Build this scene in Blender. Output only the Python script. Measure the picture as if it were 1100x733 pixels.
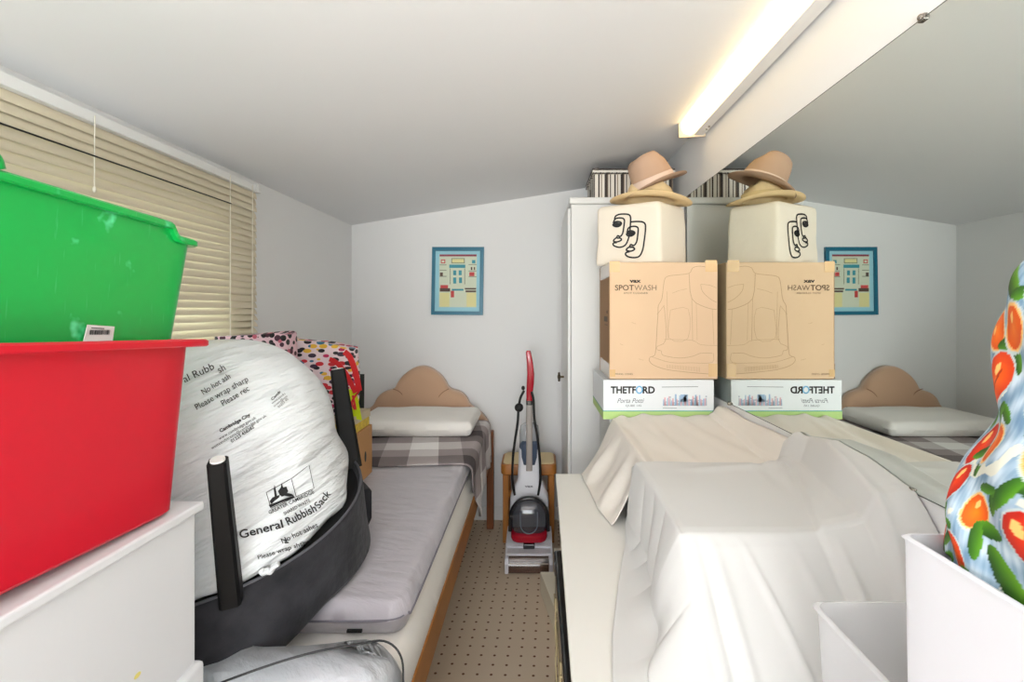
import bpy, bmesh, math, random
from mathutils import Vector, Matrix, noise
from mathutils.bvhtree import BVHTree

for o in list(bpy.data.objects): bpy.data.objects.remove(o, do_unlink=True)
scene = bpy.context.scene
COL = scene.collection
R = math.radians
EYE = 1.35
F = 480.0

# ------------------------------------------------------------------ camera, world, light, exposure
cam_d = bpy.data.cameras.new('camera'); cam = bpy.data.objects.new('camera', cam_d); COL.objects.link(cam)
cam.location = (0, 0, EYE); cam.rotation_euler = (R(90), 0, 0)
cam_d.sensor_width = 36; cam_d.lens = F / 1100 * 36
cam_d.shift_x = -26 / 1100; cam_d.shift_y = -33.5 / 1100
cam_d.clip_start = .02
scene.camera = cam
scene.view_settings.view_transform = 'Standard'
scene.view_settings.look = 'None'
scene.view_settings.gamma = 1
scene.view_settings.use_curve_mapping = False
scene.view_settings.exposure = 0.58

w = bpy.data.worlds.new('world'); scene.world = w; w.use_nodes = True
wn = w.node_tree; bg = wn.nodes['Background']
tc = wn.nodes.new('ShaderNodeTexCoord'); sep = wn.nodes.new('ShaderNodeSeparateXYZ'); rp = wn.nodes.new('ShaderNodeValToRGB')
wn.links.new(tc.outputs['Generated'], sep.inputs[0]); wn.links.new(sep.outputs['Z'], rp.inputs[0]); wn.links.new(rp.outputs[0], bg.inputs[0])
rp.color_ramp.elements[0].position = .0; rp.color_ramp.elements[0].color = (.22, .30, .16, 1)
rp.color_ramp.elements[1].position = .12; rp.color_ramp.elements[1].color = (.80, .88, 1, 1)
bg.inputs[1].default_value = 2.0

def area(name, loc, rot, sx, sy, power, col):
    l = bpy.data.lights.new(name, 'AREA'); l.shape = 'RECTANGLE'; l.size = sx; l.size_y = sy; l.energy = power; l.color = col
    o = bpy.data.objects.new(name, l); COL.objects.link(o); o.location = loc; o.rotation_euler = rot
    return o
# daylight through the open doorway behind the camera and through the blind's window, plus an added ceiling fill
area('doorway_daylight', (-.25, -3.27, .98), (R(90), 0, 0), 1.5, 1.8, 50, (.97, .985, 1))
area('ceiling_fill', (-.25, -1.0, 1.15), (R(180 - 14), 0, 0), .5, .35, 31, (.97, .985, 1))  # added fill aimed up to brighten the ceiling, not a lamp of the room
area('window_daylight', (-1.5, .95, 1.5), (0, R(-90), 0), .9, 1.8, 10, (.95, .98, 1))

# ------------------------------------------------------------------ helpers
def lin(c):
    r = []
    for v in c[:3]:
        v = v / 255
        r.append(v / 12.92 if v <= .04045 else ((v + .055) / 1.055) ** 2.4)
    return (*r, 1)

MATS = {}
def mat(name, c, rough=.6, metal=0, bump=None, var=None, trans=0, emit=None, estr=0, alpha=None, spec=None, sheen=0, coat=0, ior=None):
    if name in MATS: return MATS[name]
    m = bpy.data.materials.new(name); m.use_nodes = True
    nt = m.node_tree; b = nt.nodes['Principled BSDF']
    c = lin(c)
    b.inputs['Base Color'].default_value = c
    b.inputs['Roughness'].default_value = rough; b.inputs['Metallic'].default_value = metal
    if trans: b.inputs['Transmission Weight'].default_value = trans
    if ior: b.inputs['IOR'].default_value = ior
    if spec is not None: b.inputs['Specular IOR Level'].default_value = spec
    if sheen: b.inputs['Sheen Weight'].default_value = sheen
    if coat: b.inputs['Coat Weight'].default_value = coat
    if alpha is not None: b.inputs['Alpha'].default_value = alpha
    if emit: b.inputs['Emission Color'].default_value = (*emit, 1); b.inputs['Emission Strength'].default_value = estr
    t = nt.nodes.new('ShaderNodeTexCoord')
    if var:       # (scale, amount)
        n = nt.nodes.new('ShaderNodeTexNoise'); n.inputs['Scale'].default_value = var[0]; n.inputs['Detail'].default_value = 4
        nt.links.new(t.outputs['Object'], n.inputs['Vector'])
        mx = nt.nodes.new('ShaderNodeMixRGB'); k = var[1]
        mx.inputs[1].default_value = tuple(max(0, v * (1 - k)) for v in c[:3]) + (1,)
        mx.inputs[2].default_value = tuple(min(1, v * (1 + k)) for v in c[:3]) + (1,)
        nt.links.new(n.outputs[0], mx.inputs[0]); nt.links.new(mx.outputs[0], b.inputs['Base Color'])
    if bump:      # (scale, strength, distance, stretch)
        n = nt.nodes.new('ShaderNodeTexNoise'); n.inputs['Scale'].default_value = bump[0]; n.inputs['Detail'].default_value = 5
        mp = nt.nodes.new('ShaderNodeMapping')
        if len(bump) > 3: mp.inputs['Scale'].default_value = bump[3]
        src = t.outputs['Object']
        if len(bump) > 4:
            mr = nt.nodes.new('ShaderNodeMapping'); mr.inputs['Rotation'].default_value = bump[4]
            nt.links.new(src, mr.inputs[0]); src = mr.outputs[0]
        nt.links.new(src, mp.inputs[0]); nt.links.new(mp.outputs[0], n.inputs['Vector'])
        bp = nt.nodes.new('ShaderNodeBump'); bp.inputs['Strength'].default_value = bump[1]; bp.inputs['Distance'].default_value = bump[2]
        nt.links.new(n.outputs[0], bp.inputs['Height']); nt.links.new(bp.outputs[0], b.inputs['Normal'])
    MATS[name] = m
    return m

def tag(o, label=None, cat=None, group=None, kind=None):
    if label: o['label'] = label
    if cat: o['category'] = cat
    if group: o['group'] = group
    if kind: o['kind'] = kind
    return o

def root_loc(o):
    l = Vector((0, 0, 0))
    while o is not None:
        l += o.location; o = o.parent
    return l

def obj(name, bm, m, parent=None, smooth=False, angle=None, recalc=True):
    """bm in world coordinates -> one mesh object"""
    if recalc: bmesh.ops.recalc_face_normals(bm, faces=bm.faces)
    me = bpy.data.meshes.new(name)
    if parent is not None:
        l = root_loc(parent)
        for v in bm.verts: v.co -= l
        org = Vector((0, 0, 0))
    else:
        xs = [v.co.x for v in bm.verts]; ys = [v.co.y for v in bm.verts]; zs = [v.co.z for v in bm.verts]
        org = Vector(((min(xs) + max(xs)) / 2, (min(ys) + max(ys)) / 2, min(zs)))
        for v in bm.verts: v.co -= org
    bm.to_mesh(me); bm.free()
    for mm in (m if isinstance(m, (list, tuple)) else [m]): me.materials.append(mm)
    o = bpy.data.objects.new(name, me); COL.objects.link(o)
    o.location = org
    if parent is not None: o.parent = parent
    if smooth:
        for p in me.polygons: p.use_smooth = True
        if angle:
            md = o.modifiers.new('edges', 'EDGE_SPLIT'); md.split_angle = R(angle)
    return o

def split_obj(name, bm, m, parent, **k):
    """one object per loose piece"""
    bm.verts.ensure_lookup_table(); left = set(bm.verts); out = []
    while left:
        st_ = [next(iter(left))]; comp = set(st_)
        while st_:
            v = st_.pop()
            for e in v.link_edges:
                w_ = e.other_vert(v)
                if w_ not in comp: comp.add(w_); st_.append(w_)
        left -= comp
        nb = bmesh.new(); mp_ = {v: nb.verts.new(v.co) for v in comp}
        fs = {f for v in comp for f in v.link_faces}
        for f in fs: nb.faces.new([mp_[v] for v in f.verts])
        out.append(obj(name, nb, m, parent, **k))
    bm.free(); return out

def thing(name, loc, label, cat, group=None):
    o = bpy.data.objects.new(name, None); COL.objects.link(o); o.location = loc
    o.empty_display_size = .05
    return tag(o, label, cat, group)

def B(): return bmesh.new()

def box(bm, x0, x1, y0, y1, z0, z1, bev=0, seg=2, M=None, sub=0):
    t = bmesh.new()
    bmesh.ops.create_cube(t, size=1)
    for v in t.verts:
        v.co = Vector((x0 + (v.co.x + .5) * (x1 - x0), y0 + (v.co.y + .5) * (y1 - y0), z0 + (v.co.z + .5) * (z1 - z0)))
    if bev: bmesh.ops.bevel(t, geom=t.edges[:], offset=bev, segments=seg, affect='EDGES', profile=.5)
    if sub: bmesh.ops.subdivide_edges(t, edges=t.edges[:], cuts=sub, use_grid_fill=True)
    if M is not None: bmesh.ops.transform(t, matrix=M, verts=t.verts)
    merge(bm, t)

def merge(bm, t):
    me = bpy.data.meshes.new('tmp'); t.to_mesh(me); t.free(); bm.from_mesh(me); bpy.data.meshes.remove(me)

def loft(bm, rings, cap0=True, cap1=True, closed=True):
    vs = [[bm.verts.new(p) for p in r] for r in rings]
    n = len(vs[0])
    for a, b in zip(vs[:-1], vs[1:]):
        for i in range(n if closed else n - 1):
            j = (i + 1) % n
            try: bm.faces.new((a[i], a[j], b[j], b[i]))
            except ValueError: pass
    if cap0: bm.faces.new(vs[0])
    if cap1: bm.faces.new(list(reversed(vs[-1])))
    return vs

def tube(bm, pts, r, n=10, cap=True, flat=None):
    pts = [Vector(p) for p in pts]; rings = []
    up = Vector((0, 0, 1))
    prev = None
    for i, p in enumerate(pts):
        d = (pts[min(i + 1, len(pts) - 1)] - pts[max(i - 1, 0)]).normalized()
        if prev is None:
            s = d.cross(up)
            if s.length < .05: s = d.cross(Vector((1, 0, 0)))
            s.normalize()
        else:
            s = (prev - d * prev.dot(d)).normalized()
        prev = s
        t = s.cross(d).normalized()
        rr = r[i] if isinstance(r, (list, tuple)) else r
        fl = flat if flat else 1
        rings.append([p + s * rr * math.cos(2 * math.pi * k / n) + t * rr * fl * math.sin(2 * math.pi * k / n) for k in range(n)])
    loft(bm, rings, cap, cap)

def rrect(cx, cy, hx, hy, r, z, n=5, m=0):
    """rounded rectangle ring; z number or function(x,y); m extra points on straights"""
    pts = []
    cs = [(cx + hx - r, cy + hy - r, 0), (cx - hx + r, cy + hy - r, 90), (cx - hx + r, cy - hy + r, 180), (cx + hx - r, cy - hy + r, 270)]
    for (x, y, a) in cs:
        for k in range(n + 1):
            t = R(a + 90 * k / n); pts.append((x + r * math.cos(t), y + r * math.sin(t)))
    if m:
        out = []
        for i, p in enumerate(pts):
            q = pts[(i + 1) % len(pts)]; out.append(p)
            if (i + 1) % (n + 1) == 0:
                for k in range(1, m + 1):
                    t = k / (m + 1); out.append((p[0] + (q[0] - p[0]) * t, p[1] + (q[1] - p[1]) * t))
        pts = out
    return [Vector((x, y, z(x, y) if callable(z) else z)) for x, y in pts]

def sphere(bm, c, r, u=24, v=14, M=None):
    t = bmesh.new(); bmesh.ops.create_uvsphere(t, u_segments=u, v_segments=v, radius=1)
    rr = r if isinstance(r, (list, tuple)) else (r, r, r)
    mm = Matrix.Translation(c) @ (M if M is not None else Matrix.Identity(4)) @ Matrix.Diagonal((*rr, 1))
    bmesh.ops.transform(t, matrix=mm, verts=t.verts); merge(bm, t)

def cyl(bm, p0, p1, r0, r1=None, n=20):
    tube(bm, [p0, p1], [r0, r0 if r1 is None else r1], n)

def P(px, py, Y): return Vector(((px - 576) * Y / F, Y, EYE - (py - 333) * Y / F))
def ray(px, py): return Vector((0, 0, EYE)), Vector(((px - 576) / F, 1, -(py - 333) / F)).normalized()
def onplane(px, py, p0, n, off=.0012):
    o, d = ray(px, py); t = (p0 - o).dot(n) / d.dot(n)
    return o + d * t - n * (off if n.dot(d) > 0 else -off)

def ribbon(bm, pts, wd, n):
    pts = [Vector(p) for p in pts]; L = []; Rr = []
    for i, p in enumerate(pts):
        d = (pts[min(i + 1, len(pts) - 1)] - pts[max(i - 1, 0)])
        s = d.cross(n)
        if s.length < 1e-9: s = Vector((0, 0, 1))
        s = s.normalized() * wd / 2
        L.append(bm.verts.new(p + s)); Rr.append(bm.verts.new(p - s))
    for i in range(len(pts) - 1): bm.faces.new((L[i], L[i + 1], Rr[i + 1], Rr[i]))

def smooth_pts(pts, k=4, closed=False):
    """Catmull-Rom through 2D/3D points"""
    n = len(pts[0]); out = []
    N = len(pts)
    rng = range(N if closed else N - 1)
    for i in rng:
        if closed: p = [pts[(i + j) % N] for j in (-1, 0, 1, 2)]
        else: p = [pts[max(0, min(N - 1, i + j))] for j in (-1, 0, 1, 2)]
        for s in range(k):
            t = s / k
            out.append(tuple(.5 * ((2 * p[1][a]) + (-p[0][a] + p[2][a]) * t + (2 * p[0][a] - 5 * p[1][a] + 4 * p[2][a] - p[3][a]) * t * t + (-p[0][a] + 3 * p[1][a] - 3 * p[2][a] + p[3][a]) * t ** 3) for a in range(n)))
    if not closed: out.append(tuple(pts[-1]))
    return out

def text_bm(body, mapf, bold=0.0, shear=0.0, space=1.0):
    """text normalised to u in 0..1 (width), v in 0..1 (cap height) then mapped by mapf(u,v)"""
    cu = bpy.data.curves.new('txt', 'FONT'); cu.body = body; cu.offset = bold; cu.shear = shear; cu.space_character = space
    cu.resolution_u = 3
    to = bpy.data.objects.new('txt', cu); COL.objects.link(to)
    bpy.context.view_layer.update()
    me = bpy.data.meshes.new_from_object(to.evaluated_get(bpy.context.evaluated_depsgraph_get()))
    bpy.data.objects.remove(to); bpy.data.curves.remove(cu)
    bm = bmesh.new(); bm.from_mesh(me); bpy.data.meshes.remove(me)
    if not bm.verts: return bm
    xs = [v.co.x for v in bm.verts]
    x0, x1 = min(xs), max(xs)
    for v in bm.verts: v.co = mapf((v.co.x - x0) / (x1 - x0), v.co.y / .72)
    return bm

def text_px(body, x0, y0, x1, y1, h, place, **k):
    """baseline from pixel (x0,y0) to (x1,y1), cap height h px; place(px,py)->world point on the surface that carries it"""
    d = Vector((x1 - x0, y1 - y0)); nn = Vector((d.y, -d.x)).normalized()
    return text_bm(body, lambda u, v: place(x0 + d.x * u + nn.x * h * v, y0 + d.y * u + nn.y * h * v), **k)

def join(*bms):
    r = bms[0]
    for b in bms[1:]: merge(r, b)
    return r

def grid(bm, nu, nv, f, mi=0):
    V = [[bm.verts.new(f(i / nu, j / nv)) for j in range(nv + 1)] for i in range(nu + 1)]
    for i in range(nu):
        for j in range(nv):
            fc = bm.faces.new((V[i][j], V[i + 1][j], V[i + 1][j + 1], V[i][j + 1])); fc.material_index = mi
    return V

def interp(x, tab):
    if x <= tab[0][0]: return tab[0][1]
    for (a, b), (c, d) in zip(tab[:-1], tab[1:]):
        if x <= c: return b + (d - b) * (x - a) / (c - a)
    return tab[-1][1]
def sst(a, b, x):
    t = max(0, min(1, (x - a) / (b - a))); return t * t * (3 - 2 * t)

# ------------------------------------------------------------------ materials
WALL = mat('wall_paint', (236, 236, 236), .85, bump=(90, .06, .002))
CEIL = mat('ceiling_paint', (238, 238, 239), .85, bump=(8, .08, .01))
WHITE = mat('white_gloss', (232, 232, 230), .35, bump=(30, .03, .001))
CABW = mat('cabinet_white', (222, 223, 225), .45, bump=(14, .04, .002))
TABLEW = mat('tabletop_white', (232, 230, 224), .4)
BLACK = mat('black', (14, 14, 15), .45)
INK = mat('ink', (26, 26, 28), .7)
GREYINK = mat('grey_ink', (110, 92, 74), .8)
LINEINK = mat('line_ink', (172, 140, 108), .8)
PINE = mat('orange_pine', (176, 112, 46), .42, bump=(6, .1, .003, (1, 1, 12)), var=(9, .25))
CARD = mat('cardboard', (224, 192, 158), .85, var=(3, .05))
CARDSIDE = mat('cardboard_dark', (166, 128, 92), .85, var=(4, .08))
TAPE = mat('packing_tape', (224, 186, 136), .25)
SHEETA = mat('cream_sheet', (232, 225, 216), .95, bump=(35, .25, .004), sheen=.2)
SHEETB = mat('white_sheet', (212, 211, 209), .95, bump=(12, .12, .004), sheen=.2)

# ------------------------------------------------------------------ room shell
XL, XR, YB, YF = -1.19, .762, 2.88, -3.3
def zc(x): return 1.895 + .1593 * (x + 1.19)
def struct(name, bm, m, parent=None, **k):
    o = obj(name, bm, m, parent, **k)
    if parent is None: o['kind'] = 'structure'
    return o

# carpet with a woven grid of tiny dots
cm = bpy.data.materials.new('dotted_carpet'); cm.use_nodes = True; nt = cm.node_tree; b = nt.nodes['Principled BSDF']; b.inputs['Roughness'].default_value = .97
b.inputs['Specular IOR Level'].default_value = .1
t = nt.nodes.new('ShaderNodeTexCoord'); mp = nt.nodes.new('ShaderNodeMapping'); mp.inputs['Rotation'].default_value = (0, 0, R(2)); mp.inputs['Scale'].default_value = (1 / .052, 1 / .046, 1)
nt.links.new(t.outputs['Object'], mp.inputs[0])
fr = nt.nodes.new('ShaderNodeVectorMath'); fr.operation = 'FRACTION'; nt.links.new(mp.outputs[0], fr.inputs[0])
sb = nt.nodes.new('ShaderNodeVectorMath'); sb.operation = 'SUBTRACT'; sb.inputs[1].default_value = (.5, .5, 0); nt.links.new(fr.outputs[0], sb.inputs[0])
sx = nt.nodes.new('ShaderNodeVectorMath'); sx.operation = 'MULTIPLY'; sx.inputs[1].default_value = (1, 1, 0); nt.links.new(sb.outputs[0], sx.inputs[0])
ln = nt.nodes.new('ShaderNodeVectorMath'); ln.operation = 'LENGTH'; nt.links.new(sx.outputs[0], ln.inputs[0])
cr = nt.nodes.new('ShaderNodeValToRGB'); cr.color_ramp.elements[0].position = .085; cr.color_ramp.elements[0].color = lin((122, 86, 66)); cr.color_ramp.elements[1].position = .12; cr.color_ramp.elements[1].color = lin((224, 206, 182))
nt.links.new(ln.outputs['Value'], cr.inputs[0])
nz = nt.nodes.new('ShaderNodeTexNoise'); nz.inputs['Scale'].default_value = 2.2; nt.links.new(t.outputs['Object'], nz.inputs['Vector'])
r2 = nt.nodes.new('ShaderNodeValToRGB'); r2.color_ramp.elements[0].color = (.86, .82, .80, 1); r2.color_ramp.elements[1].color = (1.0, 1.0, 1.0, 1); nt.links.new(nz.outputs[0], r2.inputs[0])
mu = nt.nodes.new('ShaderNodeMixRGB'); mu.blend_type = 'MULTIPLY'; mu.inputs[0].default_value = 1; nt.links.new(cr.outputs[0], mu.inputs[1]); nt.links.new(r2.outputs[0], mu.inputs[2]); nt.links.new(mu.outputs[0], b.inputs['Base Color'])
n3 = nt.nodes.new('ShaderNodeTexNoise'); n3.inputs['Scale'].default_value = 400; nt.links.new(t.outputs['Object'], n3.inputs['Vector'])
bp = nt.nodes.new('ShaderNodeBump'); bp.inputs['Strength'].default_value = .5; bp.inputs['Distance'].default_value = .003; nt.links.new(n3.outputs[0], bp.inputs['Height']); nt.links.new(bp.outputs[0], b.inputs['Normal'])

bm = B(); box(bm, XL - .1, XR + .1, YF - .1, YB + .1, -.06, 0); struct('floor', bm, cm)
bm = B()      # sloping ceiling slab
loft(bm, [[Vector((x, y, z)) for x, z in ((XL - .1, zc(XL - .1)), (XR + .1, zc(XR + .1)), (XR + .1, zc(XR + .1) + .08), (XL - .1, zc(XL - .1) + .08))] for y in (YF - .1, YB + .1)])
struct('ceiling', bm, CEIL)
bm = B(); loft(bm, [[Vector((x, y, z)) for x, z in ((XL - .1, 0), (XR + .1, 0), (XR + .1, zc(XR + .1)), (XL - .1, zc(XL - .1)))] for y in (YB, YB + .1)])
struct('wall_back', bm, WALL)
bm = B(); box(bm, XR, XR + .1, YF, YB, 0, zc(XR)); struct('wall_right', bm, WALL)
WY0, WY1, WZ0, WZ1 = .15, 1.74, 1.10, 1.79
bm = B()
box(bm, XL - .1, XL, YF, WY0, 0, zc(XL)); box(bm, XL - .1, XL, WY1, YB, 0, zc(XL))
box(bm, XL - .1, XL, WY0, WY1, 0, WZ0); box(bm, XL - .1, XL, WY0, WY1, WZ1, zc(XL))
struct('wall_left', bm, WALL)
bm = B()
dx0, dx1, dz = -1.02, .52, 1.90
loft(bm, [[Vector((x, y, z)) for x, z in ((XL, 0), (dx0, 0), (dx0, zc(dx0)), (XL, zc(XL)))] for y in (YF, YF + .08)])
loft(bm, [[Vector((x, y, z)) for x, z in ((dx1, 0), (XR, 0), (XR, zc(XR)), (dx1, zc(dx1)))] for y in (YF, YF + .08)])
loft(bm, [[Vector((x, y, z)) for x, z in ((dx0, dz), (dx1, dz), (dx1, zc(dx1)), (dx0, zc(dx0)))] for y in (YF, YF + .08)])
struct('wall_front', bm, WALL)
bm = B(); box(bm, XL, XR, YB - .014, YB, 0, .085, .003); struct('baseboard_back', bm, WHITE)
bm = B(); box(bm, XL, XL + .014, WY1 + .1, YB - .014, 0, .085, .003); struct('baseboard_left', bm, WHITE)

# window in the left wall (behind the blind)
win = B()
fx0, fx1 = XL - .08, XL - .03
box(win, fx0, fx1, WY0, WY1, WZ0, WZ0 + .05, .004); box(win, fx0, fx1, WY0, WY1, WZ1 - .05, WZ1, .004)
for y in (WY0, (WY0 + WY1) / 2 - .03, WY1 - .05): box(win, fx0, fx1, y, y + .05, WZ0 + .05, WZ1 - .05, .004)
wo = obj('window_1', win, WHITE); wo['kind'] = 'structure'
gl = B(); box(gl, XL - .058, XL - .052, WY0 + .02, WY1 - .02, WZ0 + .02, WZ1 - .02)
GLASS = mat('window_glass', (235, 245, 245), .0, trans=1, ior=1.05)
obj('glass_pane', gl, GLASS, wo)
sl = B(); box(sl, XL - .1, XL + .012, WY0 - .02, WY1 + .02, WZ0 - .022, WZ0, .004); so = obj('trim_1', sl, WHITE); so['kind'] = 'structure'

# ------------------------------------------------------------------ mirror
MX = .759
MIRROR = mat('mirror_glass', (226, 232, 228), .012, metal=1)
mt = thing('wall_mirror', (MX, 1.2, .983), 'large frameless mirror sheet clipped to the right wall below the light', 'mirror')
mb = B(); box(mb, MX, XR - .0005, .15, 2.262, .983, 1.922); obj('mirror_plate', mb, MIRROR, mt)
eb = B()
box(eb, MX + .0005, XR, .15, 2.262, 1.922, 1.9245); box(eb, MX + .0005, XR, .15, 2.262, .9805, .983)
obj('bevelled_edge', eb, mat('mirror_edge', (88, 94, 90), .3), mt)
CLIP = mat('clip_chrome', (150, 145, 138), .25, metal=1)
for (y, z, s) in ((.876, 1.922, 1), (.904, .983, -1), (1.75, .983, -1)):
    c = B(); box(c, MX - .006, XR, y - .008, y + .008, z - .006, z + .007, .002)
    sphere(c, (MX - .006, y, z + .002 * s), (.005, .006, .006), 12, 8)
    obj('mirror_clip', c, CLIP, mt)

# ------------------------------------------------------------------ strip light in the angle of ceiling and wall
lt = thing('strip_light', (.70, 1.4, 2.12), 'long warm glowing batten strip light high in the angle of ceiling and right wall', 'ceiling light')
ly0, ly1 = .75, 2.0
def sec(pts, y): return [Vector((x, y, z)) for x, z in pts]
cpts = [(.655, zc(.655) - .002), (.755, zc(.755) - .002), (.757, 2.14), (.722, 2.132), (.722, 2.142), (.660, 2.165)]
hb = B(); loft(hb, [sec([(.66, zc(.66) - .001), (.7585, zc(.7585) - .001), (.7585, 2.142), (.748, 2.131), (.704, 2.133), (.70, 2.17)], y) for y in (ly0, ly1)])
obj('housing', hb, WHITE, lt)
EM = mat('lit_diffuser', (255, 235, 200), .5, emit=(1.0, .73, .36), estr=2.1)
db = B(); loft(db, [sec([(.645, zc(.645) - .004), (.66, zc(.66) - .004), (.690, 2.171), (.703, 2.150), (.700, 2.136), (.686, 2.130), (.662, 2.137), (.650, 2.152)], y) for y in (ly0 + .004, ly1 - .004)])
obj('diffuser', db, EM, lt, smooth=True, angle=40)
cb = B()
cbs = []
for y in (ly0 - .006, ly1):
    cb = B(); loft(cb, [sec([(.638, zc(.638) - .003), (.7585, zc(.7585) - .003), (.7585, 2.128), (.640, 2.122)], yy) for yy in (y, y + .007)])
    obj('end_cap', cb, mat('endcap', (240, 222, 190), .5), lt)
sb_ = B()
for y in (1.93, 1.90): cyl(sb_, (.735, y, 2.135), (.7352, y, 2.128), .004, n=10)
split_obj('screw', sb_, CLIP, lt)

# ------------------------------------------------------------------ venetian blind
bl = thing('venetian_blind', (-1.16, 1.0, 1.05), 'cream venetian blind with closed slats covering the window on the left wall', 'blind')
SL = mat('cream_slat', (218, 207, 182), .5, bump=(20, .05, .002))
by0, by1 = .12, 1.845
hr = B(); box(hr, -1.178, -1.142, by0, by1 - .02, 1.833, 1.862, .003)
obj('headrail', hr, WHITE, bl)
br = B(); box(br, -1.186, -1.137, by1 - .02, by1 + .008, 1.832, 1.866, .003); obj('bracket', br, WHITE, bl)
sm = B()
z = 1.822; i = 0
while z > 1.03:
    gap = .004 if i == 3 else 0
    tilt = 72 if z > 1.42 else 72 - 22 * sst(1.42, 1.30, z)
    hw = .0168
    dxs, dzs = math.cos(R(tilt)) * hw, math.sin(R(tilt)) * hw
    c = Vector((-1.160, 0, z - gap))
    ring = []
    for k in range(5):
        s = -1 + k / 2
        bow = .0028 * (1 - s * s)
        ring.append((c.x + dxs * s + bow * math.sin(R(tilt)), c.z - dzs * s + bow * math.cos(R(tilt))))
    ring2 = [(a - .0006, b_ - .0006) for a, b_ in reversed(ring)]
    jj = random.Random(i).uniform(-.002, .002)
    loft(sm, [[Vector((x, y, zz)) for x, zz in ring + ring2] for y in (by0, .5, 1.0, 1.4, by1 + jj)])
    z -= .0262 + (.003 if i == 3 else 0); i += 1
obj('slats', sm, SL, bl, smooth=True, angle=50)
brl = B(); box(brl, -1.172, -1.148, by0, by1, 1.008, 1.024, .004); obj('bottom_rail', brl, SL, bl)
CORD = mat('cord_white', (235, 230, 215), .7)
for (y, zb) in ((1.66, 1.03), (1.15, 1.66), (1.79, 1.2), (.5, 1.03)):
    cbm = B(); tube(cbm, [(-1.136, y, 1.85), (-1.137, y, zb)], .0013, 6)
    if y == 1.15: sphere(cbm, (-1.137, y, zb), (.004, .004, .008), 10, 8)
    obj('cord', cbm, CORD, bl)
wb = B(); tube(wb, [(-1.1335, .62, 1.745), (-1.1335, 1.66, 1.745)], .0022, 8); obj('dark_line', wb, BLACK, bl)  # thin black line in front of the wider slat gap

# ------------------------------------------------------------------ wardrobe
wd = thing('wardrobe', (.46, 2.56, 0), 'tall white painted wardrobe in the far right corner against the mirror', 'wardrobe')
WX0, WX1, WYF = .178, .753, 2.27
bb = B(); box(bb, WX0, WX1, WYF, 2.86, .06, 1.885, .002); obj('body', bb, WHITE, wd)
cb = B(); box(cb, WX0 - .012, WX1, WYF - .018, 2.865, 1.885, 1.92, .009, 3); obj('cornice', cb, WHITE, wd)
pb = B(); box(pb, WX0 + .01, WX1, WYF + .01, 2.86, 0, .06); obj('plinth', pb, WHITE, wd)
dr = B(); box(dr, WX0 - .016, WX0 - .001, WYF + .02, 2.84, .08, 1.87, .003); dro = obj('door', dr, WHITE, wd)
BRASS = mat('old_brass', (110, 98, 78), .35, metal=1)
kb = B(); cyl(kb, (WX0 - .016, 2.62, .957), (WX0 - .038, 2.62, .957), .006); sphere(kb, (WX0 - .044, 2.62, .957), (.010, .019, .019), 14, 10)
for a in range(4): sphere(kb, (WX0 - .044, 2.62 + .021 * math.cos(a * math.pi / 2), .957 + .021 * math.sin(a * math.pi / 2)), .007, 8, 6)
obj('knob', kb, BRASS, dro)

# ------------------------------------------------------------------ striped storage box on the wardrobe
st = bpy.data.materials.new('stripes'); st.use_nodes = True; nt = st.node_tree; b = nt.nodes['Principled BSDF']; b.inputs['Roughness'].default_value = .6
t = nt.nodes.new('ShaderNodeTexCoord'); sp = nt.nodes.new('ShaderNodeSeparateXYZ'); nt.links.new(t.outputs['Object'], sp.inputs[0])
ad = nt.nodes.new('ShaderNodeMath'); ad.operation = 'ADD'; nt.links.new(sp.outputs[0], ad.inputs[0]); nt.links.new(sp.outputs[1], ad.inputs[1])
mu = nt.nodes.new('ShaderNodeMath'); mu.operation = 'MULTIPLY'; mu.inputs[1].default_value = 1 / .085; nt.links.new(ad.outputs[0], mu.inputs[0])
fc = nt.nodes.new('ShaderNodeMath'); fc.operation = 'FRACT'; nt.links.new(mu.outputs[0], fc.inputs[0])
cr = nt.nodes.new('ShaderNodeValToRGB'); cr.color_ramp.interpolation = 'CONSTANT'
wc, kc, tc_ = lin((235, 228, 218)), lin((58, 48, 44)), lin((140, 122, 106))
stops = [(0, wc), (.20, kc), (.30, wc), (.38, tc_), (.44, wc), (.60, kc), (.78, tc_), (.84, wc), (.93, kc)]
cr.color_ramp.elements[0].color = stops[0][1]; cr.color_ramp.elements[0].position = 0
cr.color_ramp.elements[1].position = stops[1][0]; cr.color_ramp.elements[1].color = stops[1][1]
for p_, c_ in stops[2:]:
    e = cr.color_ramp.elements.new(p_); e.color = c_
nt.links.new(fc.outputs[0], cr.inputs[0]); nt.links.new(cr.outputs[0], b.inputs['Base Color'])
sbx = thing('storage_box', (.51, 2.5, 1.92), 'black and white striped lidded storage box on top of the wardrobe', 'box')
b1 = B(); box(b1, .306, .722, 2.36, 2.66, 1.921, 2.066, .002); obj('box_body', b1, st, sbx)
b2 = B(); box(b2, .298, .730, 2.352, 2.668, 2.066, 2.094, .002); lo = obj('lid', b2, st, sbx)
b3 = B()
for z0, z1 in ((2.0665, 2.072), (2.086, 2.0945)): box(b3, .2965, .7315, 2.3505, 2.6695, z0, z1)
split_obj('lid_trim', b3, mat('dark_trim', (60, 52, 48), .6), lo)
b4 = B(); box(b4, .2965, .7315, 2.3505, 2.36, 2.074, 2.085); obj('lid_band', b4, mat('white_trim', (232, 228, 220), .5), lo)
b5 = B()
for x in (.318, .708): box(b5, x - .012, x + .012, 2.348, 2.353, 2.083, 2.097, .002)
split_obj('corner_plate', b5, CLIP, lo)
b6 = B(); box(b6, .298, .306, 2.49, 2.53, 1.98, 2.02, .002); obj('side_handle', b6, CLIP, sbx)

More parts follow.
